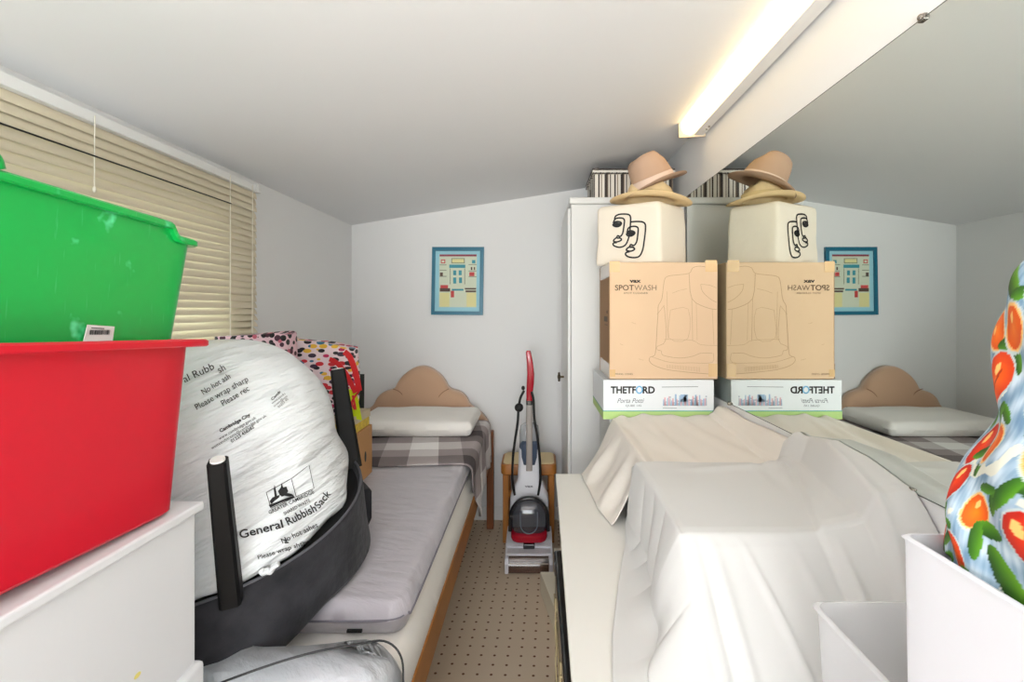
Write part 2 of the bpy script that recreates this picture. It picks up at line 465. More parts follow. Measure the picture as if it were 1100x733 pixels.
# ------------------------------------------------------------------ white plinth cabinet under the carton stack
pc = thing('low_cabinet', (.52, 1.98, 0), 'narrow pale grey cabinet half hidden under the white camping toilet box', 'cabinet')
q = B(); box(q, .312, .745, 1.84, 2.20, .0, .885, .003); obj('body', q, mat('pale_grey', (214, 216, 214), .5), pc)
q = B(); box(q, .300, .748, 1.83, 2.21, .885, .903, .003); obj('top_board', q, mat('pale_grey', (214, 216, 214), .5), pc)

# portable toilet box
tb = thing('toilet_box', (.50, 1.98, .904), 'white cardboard box with bold black lettering and green band, under the brown carton', 'box')
q = B(); box(q, .273, .724, 1.82, 2.14, .904, 1.064, .002); obj('carton_body', q, mat('white_card', (236, 240, 243), .5), tb)
q = B(); box(q, .2725, .7245, 1.8185, 2.1415, .9045, .936); obj('green_band', q, mat('lime_print', (190, 222, 140), .6), tb)
q = B(); box(q, .2722, .7248, 1.8182, 2.142, .936, .9395); obj('teal_line', q, mat('teal_print', (90, 176, 160), .6), tb)
def pt(px, py): return P(px, py, 1.8192)
q = text_px('THETF', 656, 422.6, 683.2, 422.6, 7.4, pt, bold=.035); q2 = text_px('RD', 690.3, 422.6, 703.5, 422.6, 7.4, pt, bold=.035)
obj('brand_lettering', join(q, q2), INK, tb)
q = B()
ring = [pt(686.8 + 3.2 * math.cos(a * math.pi / 12), 419 + 3.6 * math.sin(a * math.pi / 12)) for a in range(24)]
ribbon(q, ring + [ring[0]], .0058, Vector((0, 1, 0))); obj('brand_letter_o', q, mat('sky_print', (120, 185, 225), .6), tb)
q = join(text_px('Porta Potti', 663, 433, 692, 433, 5.2, pt, shear=.4), text_px('QUBE 145', 672, 437, 689, 437, 2.2, pt)); obj('product_lettering', q, mat('grey_print', (120, 125, 130), .7), tb)
rng = random.Random(4)
blues = [mat('print_blue', (165, 195, 225), .6), mat('print_pink', (236, 190, 196), .6), mat('print_dark', (185, 192, 205), .6)]
for mi, m_ in enumerate(blues):
    q = B()
    for k in range(11):
        x = 713 + k * 4.3 + mi * 1.3; y0_ = 436; hgt = 8 + rng.uniform(-3, 5) - mi * 2
        a = rng.uniform(.7, 1.4)
        vs = [q.verts.new(pt(x - a, y0_)), q.verts.new(pt(x + a, y0_)), q.verts.new(pt(x + a * .6, y0_ - hgt)), q.verts.new(pt(x - a * .6, y0_ - hgt))]
        q.faces.new(vs)
        if mi == 2:
            c_ = pt(x, y0_ - hgt - 1.6); vs = [q.verts.new(c_ + Vector((.0035 * math.cos(t_), 0, .0035 * math.sin(t_)))) for t_ in [n_ * math.pi / 4 for n_ in range(8)]]; q.faces.new(vs)
    if mi == 0:
        vs = [q.verts.new(pt(x, y)) for x, y in ((731, 432), (739, 432), (739, 424), (731, 424))]; q.faces.new(vs)
    obj('printed_picture', q, m_, tb)
q = B(); ribbon(q, [pt(711, 416), pt(750, 415.6)], .002, Vector((0, 1, 0))); ribbon(q, [pt(712, 438.6), pt(727, 438.6)], .0015, Vector((0, 1, 0))); obj('printed_caption', q, mat('grey_print', (120, 125, 130), .7), tb)

# brown carton
ct = thing('brown_carton', (.52, 1.96, 1.066), 'large brown cardboard carton with line drawing of a spot cleaner, beside the mirror', 'box')
q = B()
def wob(v): return v
box(q, .300, .742, 1.825, 2.10, 1.0665, 1.5445, .003, 1); obj('carton_body', q, CARD, ct)
q = B(); box(q, .2985, .3005, 1.827, 2.098, 1.068, 1.543); obj('side_panel', q, CARDSIDE, ct)
cy = 1.8235
def pc_(px, py): return P(px, py, cy)
def zz(u, v): return (640 + u / 5.236, 275 + v / 5.236)
def pz(u, v): return pc_(*zz(u, v))
NY = Vector((0, 1, 0))
q = text_px('vax', *zz(190, 150), *zz(254, 150), 4.2, pc_, bold=.03)
obj('brand_lettering', q, INK, ct)
q = text_px('SPOT', *zz(108, 194), *zz(214, 194), 6.0, pc_, bold=.012); obj('title_lettering', q, mat('brown_ink', (96, 74, 56), .8), ct)
q = join(text_px('WASH', *zz(217, 194), *zz(341, 194), 6.0, pc_, bold=-.008), text_px('SPOT CLEANER', *zz(157, 214), *zz(294, 214), 1.8, pc_), text_px('MODEL CODES', *zz(110, 670), *zz(208, 670), 1.9, pc_))
obj('subtitle_lettering', q, GREYINK, ct)
draw = [
 ([(300, 590), (305, 570), (330, 560), (338, 520), (345, 400), (350, 330), (352, 280), (372, 240), (385, 140), (405, 115), (450, 108), (525, 98), (545, 68), (585, 58), (640, 68), (678, 82)], 1),
 ([(345, 330), (380, 285), (385, 280)], .7), ([(385, 285), (395, 470), (345, 510), (348, 530), (368, 535), (380, 560), (470, 575), (545, 565), (590, 548), (655, 548)], .8),
 ([(385, 470), (540, 475), (590, 500), (685, 505)], .6), ([(400, 200), (405, 470)], .6), ([(420, 305), (520, 300), (518, 465), (412, 462), (420, 305)], .6),
 ([(525, 100), (540, 240), (620, 290), (680, 302)], 1), ([(540, 240), (545, 478)], .7), ([(590, 160), (600, 200), (640, 240), (680, 262)], .8), ([(590, 160), (640, 165), (678, 180)], .7),
 ([(430, 210), (470, 195), (515, 185)], .6), ([(565, 260), (570, 475)], .5), ([(655, 300), (665, 500)], .6),
 ([(300, 590), (325, 615), (400, 640), (520, 655), (640, 665), (680, 668)], 1), ([(315, 568), (420, 600), (540, 602), (655, 600), (660, 548)], .7),
]
q = B()
for pts, k in draw:
    sp_ = smooth_pts(pts, 3) if len(pts) > 2 else pts
    ribbon(q, [pz(*p) for p in sp_], .0016 * k, NY)
for k in range(24):
    ribbon(q, [pz(400 + k * 8, 612 + k * .6), pz(400 + k * 8, 632 + k * .9)], .0008, NY)
for (u, v, s) in ((215, 380, 12), (255, 585, 14), (145, 500, 8)):
    ribbon(q, [pz(u - s, v - 6), pz(u, v), pz(u + s, v + 2)], .0009, NY)
obj('line_drawing', q, LINEINK, ct)
q = B()
for (u0, u1, v0, v1) in ((78, 135, 30, 92), (616, 682, 24, 90), (634, 684, 606, 680), (78, 110, 640, 680)):
    f_ = [pz(u0, v0), pz(u1, v0), pz(u1, v1), pz(u0, v1)]
    for p in f_: p.y -= .0004
    q.faces.new([q.verts.new(p) for p in f_])
split_obj('packing_tape', q, TAPE, ct)
q = B()
for z0, z1 in ((1.485, 1.545), (1.068, 1.13)): box(q, .2975, .2986, 1.825, 2.07, z0, z1)
split_obj('clear_tape', q, mat('clear_tape', (205, 190, 178), .15), ct)
q = B()
for z0, hh, ww in ((1.335, .012, .02), (1.30, .022, .09), (1.285, .003, .07)): box(q, .2970, .2984, 1.87, 1.87 + ww, z0, z0 + hh)
obj('side_print', q, GREYINK, ct)

# ------------------------------------------------------------------ canvas bag with line drawn faces, two hats
Lp, Fp, Rp, Bp = Vector((.262, 1.985, 0)), Vector((.514, 1.852, 0)), Vector((.672, 1.99, 0)), Vector((.43, 2.135, 0))
CANV = mat('canvas', (234, 224, 208), .9, bump=(25, .25, .004))
tt = thing('canvas_bag', (.47, 1.99, 1.5455), 'cream canvas tote bag printed with black line drawn faces on the brown carton', 'bag')
q = B()
def tote_ring(z, k):
    c = (Lp + Fp + Rp + Bp) / 4
    out = []
    cs = [Lp, Fp, Rp, Bp]
    for i in range(4):
        a, b_, d = cs[i - 1], cs[i], cs[(i + 1) % 4]
        for s in range(1, 8):
            pass
        p0 = b_ + (a - b_).normalized() * .018; p1 = b_ + (d - b_).normalized() * .018
        for s in range(5):
            t_ = s / 4; out.append((1 - t_) ** 2 * p0 + 2 * t_ * (1 - t_) * b_ + t_ * t_ * p1)
        for s in range(1, 8):
            e = d + (b_ - d).normalized() * .018
            out.append(p1.lerp(e, s / 8))
    res = []
    for p in out:
        v = c + (p - c) * k
        nz_ = noise.noise(Vector((p.x * 9, p.y * 9, z * 7))) * .005
        dd = (v - c).normalized()
        res.append(Vector((v.x + dd.x * nz_, v.y + dd.y * nz_, z)))
    return res
rings = [tote_ring(1.5465, .985), tote_ring(1.556, 1.0)]
for k in range(1, 12): rings.append(tote_ring(1.556 + k * .0205, 1.0 - .02 * (k / 11) + .006 * math.sin(k)))
rings += [tote_ring(1.797, .955), tote_ring(1.806, .88), tote_ring(1.808, .6), tote_ring(1.809, .2)]
loft(q, rings)
tote = obj('bag_body', q, CANV, tt, smooth=True)
nrm = (Fp - Lp).cross(Vector((0, 0, 1))).normalized()
bv = None
dg = bpy.context.evaluated_depsgraph_get()
def bvh_of(o):
    me = o.data; off = root_loc(o)
    return BVHTree.FromPolygons([v.co + off for v in me.vertices], [tuple(p.vertices) for p in me.polygons])
tbv = bvh_of(tote)
def hit(bvh, px, py, off):
    o, d = ray(px, py); h = bvh.ray_cast(o, d)
    if h[0] is None: return None
    n = h[1]
    if n.dot(d) > 0: n = -n
    return h[0] + n * off
def tz(u, v):
    p = hit(tbv, 630 + u / 6.108, 165 + v / 6.108, .0022)
    return p if p is not None else onplane(630 + u / 6.108, 165 + v / 6.108, Lp, nrm)
faces_ = [
 [(185, 440), (190, 415), (210, 402), (240, 398), (275, 401), (289, 415), (290, 450), (286, 505), (276, 560), (255, 602), (218, 616), (182, 606), (176, 590), (200, 585)],
 [(176, 458), (188, 432), (210, 424), (238, 426), (250, 440), (246, 480), (238, 525), (222, 545), (206, 540), (198, 552), (182, 566), (180, 578), (205, 580), (230, 568), (222, 556), (200, 556)],
 [(175, 460), (195, 448), (222, 450), (230, 462), (215, 478), (190, 480), (174, 468), (195, 458), (228, 462)],
 [(290, 450), (330, 447), (368, 450), (386, 465), (388, 500), (380, 570), (370, 630), (352, 670), (325, 683), (285, 681), (260, 668), (260, 652), (285, 645)],
 [(268, 522), (275, 492), (298, 480), (325, 480), (340, 492), (338, 530), (330, 580), (312, 604), (292, 598), (284, 612), (266, 626), (264, 636), (290, 642), (316, 630), (306, 616), (285, 616)],
 [(264, 522), (285, 508), (310, 512), (318, 524), (300, 540), (276, 542), (264, 530), (285, 518), (316, 524)],
]
q = B()
for f_ in faces_:
    pp = [tz(*p) for p in smooth_pts(f_, 5)]
    ribbon(q, pp, .0068, nrm)
for (cx_, cy_) in ((202, 466), (292, 527)):
    ring = [tz(cx_ + 24 * math.cos(a * math.pi / 8), cy_ + 12 * math.sin(a * math.pi / 8)) for a in range(16)]
    q.faces.new([q.verts.new(p) for p in ring])
obj('face_drawing', q, INK, tt, recalc=False)

def hat(name, c, rb_, rc, hc, tilt, turn, m, band, label, ry=.86, curl=.02, crown_z0=0):
    M = Matrix.Translation(c) @ Matrix.Rotation(turn, 4, 'Z') @ Matrix.Rotation(tilt[0], 4, 'X') @ Matrix.Rotation(tilt[1], 4, 'Y')
    h = thing(name, c, label, 'hat')
    n = 48
    q = B()
    def ring(r, z, crv=0, pinch=0):
        out = []
        for k in range(n):
            a = 2 * math.pi * k / n
            x, y = r * math.cos(a), r * ry * math.sin(a)
            zz_ = z + crv * (math.sin(a) ** 2) * 1.0 - crv * .6 * (math.cos(a) ** 2)
            if pinch: # pinched front and centre dent
                y *= 1 - pinch * max(0, math.cos(a)) ** 2
                if pinch > .1: x *= 1 - (.12 if pinch < .15 else .42) * max(0, math.cos(a))
                zz_ += .018 * abs(math.sin(a)) * (1 if pinch > .1 else 0) - .0
            out.append(Vector((x, y, zz_)))
        return out
    rs = [ring(rb_, 0.004, curl), ring(rb_ * .985, .0, curl), ring((rb_ + rc) / 2, 0, curl * .35), ring(rc * 1.04, 0, 0), ring(rc, .008), ring(rc * .985, hc * .35), ring(rc * .95, hc * .66, 0, .12), ring(rc * .88, hc * .88, 0, .22), ring(rc * .76, hc * .97, 0, .25), ring(rc * .40, hc * .95, 0, .2), ring(rc * .15, hc * .84, 0, .05)]
    vs = loft(q, rs, False, True)
    # underside of brim and inside of crown
    rs2 = [ring(rb_, .004, curl), ring((rb_ + rc) / 2, .004, curl * .35), ring(rc * 1.0, .005, 0), ring(rc * .94, .012), ring(rc * .9, hc * .6), ring(rc * .5, hc * .8), ring(rc * .1, hc * .78)]
    for r_ in rs2:
        for p in r_: p.z -= .0035
    loft(q, rs2, False, True)
    bmesh.ops.transform(q, matrix=M, verts=q.verts)
    obj('hat_body', q, m, h, smooth=True)
    q = B()
    rs = [ring(rc * 1.03, .004), ring(rc * 1.015, .006 + .028), ring(rc * .99, .036), ring(rc * .985, .006)]
    loft(q, rs, False, False)
    bmesh.ops.transform(q, matrix=M, verts=q.verts)
    obj('hat_band', q, band, h, smooth=True)
    return h
STRAW = mat('straw', (232, 204, 156), .8, bump=(160, .3, .002), var=(50, .08))
FELT = mat('felt_tan', (188, 156, 132), .9, bump=(60, .15, .002))
hat('straw_hat', (.505, 1.975, 1.829), .178, .105, .075, (R(-3), R(4)), R(-8), STRAW, mat('straw_band', (228, 202, 150), .8), 'golden straw hat with wavy brim resting on the canvas bag', .62, .013)
hat('felt_fedora', (.522, 1.975, 1.902), .150, .094, .122, (R(4), R(-23)), R(10), FELT, mat('pink_band', (226, 200, 182), .8), 'tan fedora with pale pink band tilted on top of the straw hat', .84, .012)

# ------------------------------------------------------------------ picture on the back wall
pf = thing('framed_picture', (-.5, YB - .02, 1.31), 'small teal framed picture with pale blue mount on the back wall', 'picture')
PY = YB - .020
def pp_(u, v, y=PY): return P(440 + u / 6.108, 240 + v / 6.108, y)
q = B()
O_ = [(148, 155), (487, 155), (480, 603), (140, 600)]; I_ = [(168, 180), (463, 180), (457, 579), (162, 577)]
outer = [pp_(*p) for p in O_]; inner = [pp_(*p) for p in I_]
ob = [Vector((p.x, YB - .001, p.z)) for p in outer]; inb = [Vector((p.x, YB - .006, p.z)) for p in inner]
loft(q, [ob, outer, inner, inb], False, False)
obj('frame', q, mat('teal_frame', (16, 108, 136), .35), pf)
def flatpoly(name, pts, m, y, parent):
    q = B(); q.faces.new([q.verts.new(pp_(u, v, YB - .02).copy()) for u, v in pts])
    for v in q.verts: v.co.y = y
    return obj(name, q, m, parent)
flatpoly('mount', I_, mat('pale_blue_mount', (160, 214, 228), .6), YB - .008, pf)
art = [(193, 203), (440, 203), (435, 552), (190, 550)]
flatpoly('print', art, mat('print_paper', (214, 222, 200), .6), YB - .0088, pf)
def rects(name, col, L, dy=.0094):
    q = B()
    for (a, b_, c, d) in L:
        q.faces.new([q.verts.new(Vector((pp_(u, v).x, YB - dy, pp_(u, v).z))) for u, v in ((a, b_), (c, b_), (c, d), (a, d))])
    obj(name, q, mat('art_%d_%d_%d' % col, col, .6), pf)
rects('printed_shape', (150, 60, 80), [(195, 203, 438, 216)])
rects('printed_shape', (120, 130, 110), [(272, 228, 360, 262), (195, 270, 240, 274), (195, 305, 240, 309), (195, 345, 240, 350), (385, 268, 438, 272), (385, 310, 438, 314), (385, 348, 438, 352), (262, 295, 266, 400), (358, 295, 362, 400)])
rects('printed_shape', (228, 222, 160), [(277, 233, 355, 257), (195, 455, 260, 548), (372, 455, 436, 548)], .0100)
rects('printed_shape', (60, 150, 165), [(258, 270, 364, 292), (284, 308, 304, 340), (320, 308, 340, 340), (284, 355, 304, 395), (322, 355, 342, 392), (275, 430, 352, 442), (408, 240, 430, 262)])
rects('printed_shape', (205, 70, 70), [(203, 236, 232, 262), (390, 320, 424, 346), (268, 443, 290, 486), (200, 405, 250, 425)])
rects('printed_shape', (90, 70, 60), [(196, 425, 264, 448), (360, 424, 435, 434), (365, 440, 435, 452), (197, 322, 216, 346), (400, 286, 410, 306), (420, 286, 428, 306)])
rects('printed_shape', (214, 222, 200), [(209, 242, 226, 256), (300, 448, 356, 546)], .0102)

# ------------------------------------------------------------------ single bed
bed = thing('single_bed', (-.72, 1.9, 0), 'single bed with orange pine side rails and tan cloud-shaped padded headboard', 'bed')
BX0, BX1, BY0, BY1 = -1.16, -.285, .965, 2.80
q = B(); box(q, BX1 - .022, BX1, BY0, BY1 - .02, .385, .487, .003); obj('side_rail', q, PINE, bed)
q = B(); box(q, BX0, BX0 + .022, BY0, BY1 - .02, .385, .487, .003); obj('side_rail', q, PINE, bed)
q = B(); box(q, BX0 + .022, BX1 - .022, BY0, BY0 + .022, .385, .487, .003); obj('foot_rail', q, PINE, bed)
for (x, y) in ((BX1 - .056, BY0 + .024), (BX0 + .024, BY0 + .024)):
    q = B(); box(q, x, x + .032, y, y + .032, 0, .43, .003); obj('leg', q, PINE, bed)
DARKPINE = mat('brown_post', (128, 74, 38), .45, var=(9, .2))
for x in (BX1 - .02, BX0 - .01):
    q = B(); box(q, x, x + .042, 2.745, 2.79, 0, .60 if x > -.5 else .6, .004); obj('head_post', q, DARKPINE, bed)
q = B()
for k in range(9): box(q, BX0 + .022, BX1 - .022, 1.08 + k * .185, 1.16 + k * .185, .40, .418, .002)
obj('slat_base', q, PINE, bed)
# headboard
half = [(452, 394), (461, 396), (471, 403), (477, 410), (482, 418), (493, 422), (500, 428), (504.5, 436), (512, 442), (520, 449), (525, 459), (527, 475)]
full = [(904 - x, y) for x, y in reversed(half[1:])] + half
full = smooth_pts(full, 4)
HY0, HY1 = 2.795, 2.865
prof = [P(x, y, 2.80) for x, y in full]
prof = [Vector((p.x, 0, p.z)) for p in prof]
prof = [Vector((prof[0].x, 0, .50))] + prof + [Vector((prof[-1].x, 0, .50))]
cz = Vector((-.731, 0, .68))
q = B()
def hring(k, y): return [Vector((cz.x + (p.x - cz.x) * k, y, cz.z + (p.z - cz.z) * k)) for p in prof]
loft(q, [hring(.6, HY0 - .012), hring(.85, HY0 - .006), hring(.95, HY0), hring(.985, HY0 + .012), hring(1, HY0 + .03), hring(1, HY1)])
obj('headboard', q, mat('tan_velvet', (206, 168, 138), .8, bump=(60, .1, .002), sheen=.4), bed, smooth=True)
hbo = bed.children[-1] if bed.children else None
q = B()
for pts in ([(422, 418), (430, 422), (437, 432), (441, 440)], [(482, 418), (474, 423), (468, 432), (464, 440)], [(505, 437), (500, 439), (496, 441)]):
    tube(q, [P(x, y, HY0 - .012) + Vector((0, .004, 0)) for x, y in smooth_pts(pts, 4)], .0022, 6)
for o_ in bed.children:
    if o_.name.startswith('headboard'): hbo = o_
obj('seam_piping', q, mat('seam', (150, 108, 82), .8), hbo)

def cushion(bm, x0, x1, y0, y1, z0, z1, r, nx=40, ny=60, amp=.004, fr=6, seed=0, puff=.0, ex=4):
    """soft slab: superellipse cross section everywhere"""
    cx_, cy_ = (x0 + x1) / 2, (y0 + y1) / 2; hx, hy = (x1 - x0) / 2, (y1 - y0) / 2
    def top(u, v, s):
        a, b_ = u * 2 - 1, v * 2 - 1
        # concentrate rows near the edge
        a = math.copysign(1 - (1 - abs(a)) ** 1.0, a); b_ = math.copysign(1 - (1 - abs(b_)) ** 1.0, b_)
        # rounded plan corners
        X, Y = a * hx, b_ * hy
        ex_, ey_ = max(0, abs(X) - (hx - r)), max(0, abs(Y) - (hy - r))
        L = math.hypot(ex_, ey_)
        mxe = max(ex_, ey_)
        if L > 1e-9:
            k = mxe / L
            X = math.copysign(hx - r + ex_ * k, X) if ex_ > 0 else X
            Y = math.copysign(hy - r + ey_ * k, Y) if ey_ > 0 else Y
        e = min(1, mxe / r)
        hgt = (1 - e ** ex) ** (1 / 2.2) if e < 1 else 0
        zm = (z0 + z1) / 2; th = (z1 - z0) / 2
        dome = puff * (1 - a * a) * (1 - b_ * b_)
        n_ = noise.noise(Vector((X * fr + seed, Y * fr, s * 3))) * amp * (.4 + .6 * hgt)
        return Vector((cx_ + X, cy_ + Y, zm + s * (th * hgt + dome) + (n_ if s > 0 else 0)))
    grid(bm, nx, ny, lambda u, v: top(u, v, 1)); grid(bm, nx, ny, lambda u, v: top(u, v, -1))
    bmesh.ops.remove_doubles(bm, verts=bm.verts, dist=.0004)

q = B(); cushion(q, BX0 + .005, BX1 - .002, BY0 - .012, BY1 - .02, .4186, .5755, .035, 40, 80, .003)
tag(obj('mattress', q, mat('white_fitted_sheet', (236, 232, 226), .9, bump=(7, .35, .012)), smooth=True), 'white sheeted mattress on the pine bed under the grey topper', 'mattress')
q = B(); cushion(q, -1.15, -.302, 1.045, 2.70, .578, .664, .05, 60, 120, .007, 7, 3)
SILK = mat('grey_satin', (180, 175, 182), .42, bump=(5, .6, .02, (1, 4, 1), (0, 0, R(12))), sheen=.3)
tp = tag(obj('mattress_topper', q, SILK, smooth=True), 'lilac grey satin mattress topper with wrinkled sides lying on the white mattress', 'mattress topper')
q = B()
bp_ = [(x_, y_, .622) for x_, y_ in smooth_pts([(-.85, 1.044), (-.5, 1.043), (-.35, 1.047), (-.31, 1.075), (-.3005, 1.12), (-.3005, 1.6), (-.3005, 1.95)], 6)]
tube(q, bp_, .0025, 6); obj('piping', q, mat('grey_piping', (120, 116, 126), .6), tp)
q = B(); box(q, -.44, -.405, 1.036, 1.042, .600, .606); obj('care_label', q, BLACK, tp)

# plaid blanket
pl = bpy.data.materials.new('plaid'); pl.use_nodes = True; nt = pl.node_tree; b = nt.nodes['Principled BSDF']; b.inputs['Roughness'].default_value = .95
at = nt.nodes.new('ShaderNodeUVMap'); at.uv_map = 'UV'
sp = nt.nodes.new('ShaderNodeSeparateXYZ'); nt.links.new(at.outputs[0], sp.inputs[0])
def stripes(sock, stops):
    m1 = nt.nodes.new('ShaderNodeMath'); m1.operation = 'FRACT'; nt.links.new(sock, m1.inputs[0])
    c = nt.nodes.new('ShaderNodeValToRGB'); c.color_ramp.interpolation = 'CONSTANT'
    c.color_ramp.elements[0].position = 0; c.color_ramp.elements[0].color = (stops[0][1],) * 3 + (1,)
    c.color_ramp.elements[1].position = stops[1][0]; c.color_ramp.elements[1].color = (stops[1][1],) * 3 + (1,)
    for p_, v_ in stops[2:]:
        e = c.color_ramp.elements.new(p_); e.color = (v_, v_, v_, 1)
    nt.links.new(m1.outputs[0], c.inputs[0]); return c.outputs[0]
s1 = stripes(sp.outputs[0], [(0, 1), (.27, .45), (.5, .12), (.75, .5)])
s2 = stripes(sp.outputs[1], [(0, .95), (.28, .4), (.52, .1), (.76, .5)])
av = nt.nodes.new('ShaderNodeMixRGB'); av.inputs[0].default_value = .5; nt.links.new(s1, av.inputs[1]); nt.links.new(s2, av.inputs[2])
cc = nt.nodes.new('ShaderNodeValToRGB'); cc.color_ramp.elements[0].position = .08; cc.color_ramp.elements[0].color = lin((70, 62, 64)); cc.color_ramp.elements[1].position = .95; cc.color_ramp.elements[1].color = lin((255, 252, 250))
e = cc.color_ramp.elements.new(.5); e.color = lin((172, 160, 160))
nt.links.new(av.outputs[0], cc.inputs[0])
nn_ = nt.nodes.new('ShaderNodeTexNoise'); nn_.inputs['Scale'].default_value = 250; nt.links.new(at.outputs[0], nn_.inputs['Vector'])
mm_ = nt.nodes.new('ShaderNodeMixRGB'); mm_.blend_type = 'OVERLAY'; mm_.inputs[0].default_value = .25; nt.links.new(cc.outputs[0], mm_.inputs[1]); nt.links.new(nn_.outputs[0], mm_.inputs[2]); nt.links.new(mm_.outputs[0], b.inputs['Base Color'])
bpp = nt.nodes.new('ShaderNodeBump'); bpp.inputs['Strength'].default_value = .4; bpp.inputs['Distance'].default_value = .002; nt.links.new(nn_.outputs[0], bpp.inputs['Height']); nt.links.new(bpp.outputs[0], b.inputs['Normal'])
q = B()
uvl = q.loops.layers.uv.new('UV')
NU, NV = 90, 60
uvc = {}
def hang(y): return interp(y, [(1.95, .10), (2.05, .16), (2.16, .32), (2.24, .36), (2.32, .24), (2.5, .22), (2.72, .25)])
def blk(u, v, off=0):
    y = 1.955 + .775 * v
    front = -.05 * (u - .5) ** 2 + .012 * math.sin(u * 9)
    y += front * (1 - v)
    W = .86; s = u * (W + hang(y))
    if s < W - .02:
        x = -1.155 + s; z_ = .672
    else:
        a = min(1, (s - (W - .02)) / .05) * math.pi / 2
        x = -1.155 + W - .02 + .03 * math.sin(a); z_ = .672 - .03 * (1 - math.cos(a)) - max(0, s - (W + .03))
        x += .012 * math.sin(y * 30) * min(1, max(0, (.66 - z_) * 6)) + .02 * max(0, .66 - z_)
    z_ += .005 * noise.noise(Vector((x * 6, y * 6, 1)))
    if v < .04: z_ -= .004 * (1 - v / .04)
    return Vector((x, y, z_)), (s / .50 + y * .42, (y - s * .08) / .42)
V = []
for i in range(NU + 1):
    row = []
    for j in range(NV + 1):
        p, uv = blk(i / NU, j / NV); vv = q.verts.new(p); uvc[vv] = uv; row.append(vv)
    V.append(row)
for i in range(NU):
    for j in range(NV):
        f_ = q.faces.new((V[i][j], V[i + 1][j], V[i + 1][j + 1], V[i][j + 1]))
        for l in f_.loops: l[uvl].uv = uvc[l.vert]
bo = obj('plaid_blanket', q, pl, smooth=True)
md = bo.modifiers.new('thickness', 'SOLIDIFY'); md.thickness = .006; md.offset = 1
tag(bo, 'grey, white and brown plaid blanket across the bed head, one corner hanging down', 'blanket')

q = B(); cushion(q, -.985, -.335, 2.335, 2.74, .682, .760, .030, 50, 36, .006, 8, 5, .014, 1.6)
tag(obj('pillow', q, mat('pillow_cotton', (248, 244, 238), .9, bump=(10, .4, .01)), smooth=True), 'white pillow on the plaid blanket in front of the tan headboard', 'pillow')

# ------------------------------------------------------------------ upturned tub chair on the bed
VEL = mat('charcoal_velvet', (46, 46, 50), .8, bump=(22, .9, .008), var=(14, .9), sheen=.1, spec=.2)
ch = thing('tub_chair', (-.83, 1.16, .665), 'charcoal velvet round chair lying upside down on the bed, black legs up', 'chair')
CX, CY, CR = -.825, 1.165, .348
def und(x, y): return .775 + .195 * (y - .85)        # plane of the upturned underside
def zb_(y): return .669 - .069 * sst(1.06, .86, y)
def cring(k, zf, n=72): return [Vector((CX + CR * k * math.cos(2 * math.pi * i / n), CY + CR * k * 1.0 * math.sin(2 * math.pi * i / n), zf(CX + CR * k * math.cos(2 * math.pi * i / n), CY + CR * k * math.sin(2 * math.pi * i / n)))) for i in range(n)]
q = B()
loft(q, [cring(.98, lambda x, y: zb_(y)), cring(1.04, lambda x, y: zb_(y) + .003), cring(1.06, lambda x, y: zb_(y) + .016), cring(1.035, lambda x, y: zb_(y) + .07), cring(1, lambda x, y: und(x, y) - .008), cring(.992, und), cring(.975, lambda x, y: und(x, y) + .001), cring(.962, lambda x, y: und(x, y) - .022)], True, False)
obj('seat_body', q, VEL, ch, smooth=True)
q = B(); loft(q, [cring(.966, lambda x, y: und(x, y) - .021), cring(.5, lambda x, y: und(x, y) - .022), cring(.1, lambda x, y: und(x, y) - .022)], False, True)
obj('underside', q, mat('black_lining', (20, 20, 22), .9), ch)
q = B(); pts = cring(.985, lambda x, y: und(x, y) + .001); tube(q, pts + [pts[0]], .0035, 6, cap=False); obj('piping', q, mat('velvet_piping', (84, 84, 90), .6), ch, smooth=True)
q = B()
rs = []
for k in range(25):
    a = R(40 + 44 * k / 24)
    ro, ri = .395, .350
    zt = .785 + .02 * math.sin(math.pi * k / 24); zb = .669
    c_, s_ = math.cos(a), math.sin(a)
    rs.append([Vector((CX + r_ * c_, CY + r_ * s_, z_)) for r_, z_ in ((ri, zb), (ro - .01, zb), (ro, zb + .02), (ro, zt - .01), (ro - .008, zt), (ri + .008, zt), (ri, zt - .01))])
loft(q, rs); obj('backrest', q, VEL, ch, smooth=True, angle=50)
LEG = mat('black_leg', (9, 9, 10), .55, spec=.25)
PAD = mat('felt_pad', (225, 222, 218), .9)
def chair_leg(b0, t0, wb_, wt):
    b0, t0 = Vector(b0), Vector(t0)
    q = B(); d = (t0 - b0).normalized(); s = Vector((d.z, 0, -d.x)).normalized(); t_ = d.cross(s)
    a_ = R(25); s, t_ = s * math.cos(a_) + t_ * math.sin(a_), t_ * math.cos(a_) - s * math.sin(a_)
    def rg(c, w_): return [c + s * w_ * x + t_ * w_ * y for x, y in ((-.5, -.36), (-.36, -.5), (.36, -.5), (.5, -.36), (.5, .36), (.36, .5), (-.36, .5), (-.5, .36))]
    loft(q, [rg(b0, wb_), rg(t0, wt)])
    lo_ = obj('leg', q, LEG, ch)
    q = B(); tube(q, [t0, t0 + d * .004], wt * .40, 20); obj('felt_pad', q, PAD, lo_)
chair_leg((-.608, .892, .768), (-.586, .822, 1.072), .038, .030)
chair_leg((-.579, 1.40, .855), (-.644, 1.45, 1.155), .062, .044)
chair_leg((-1.07, .93, .80), (-1.10, .86, 1.05), .05, .030)
chair_leg((-1.07, 1.40, .86), (-1.11, 1.45, 1.12), .05, .030)

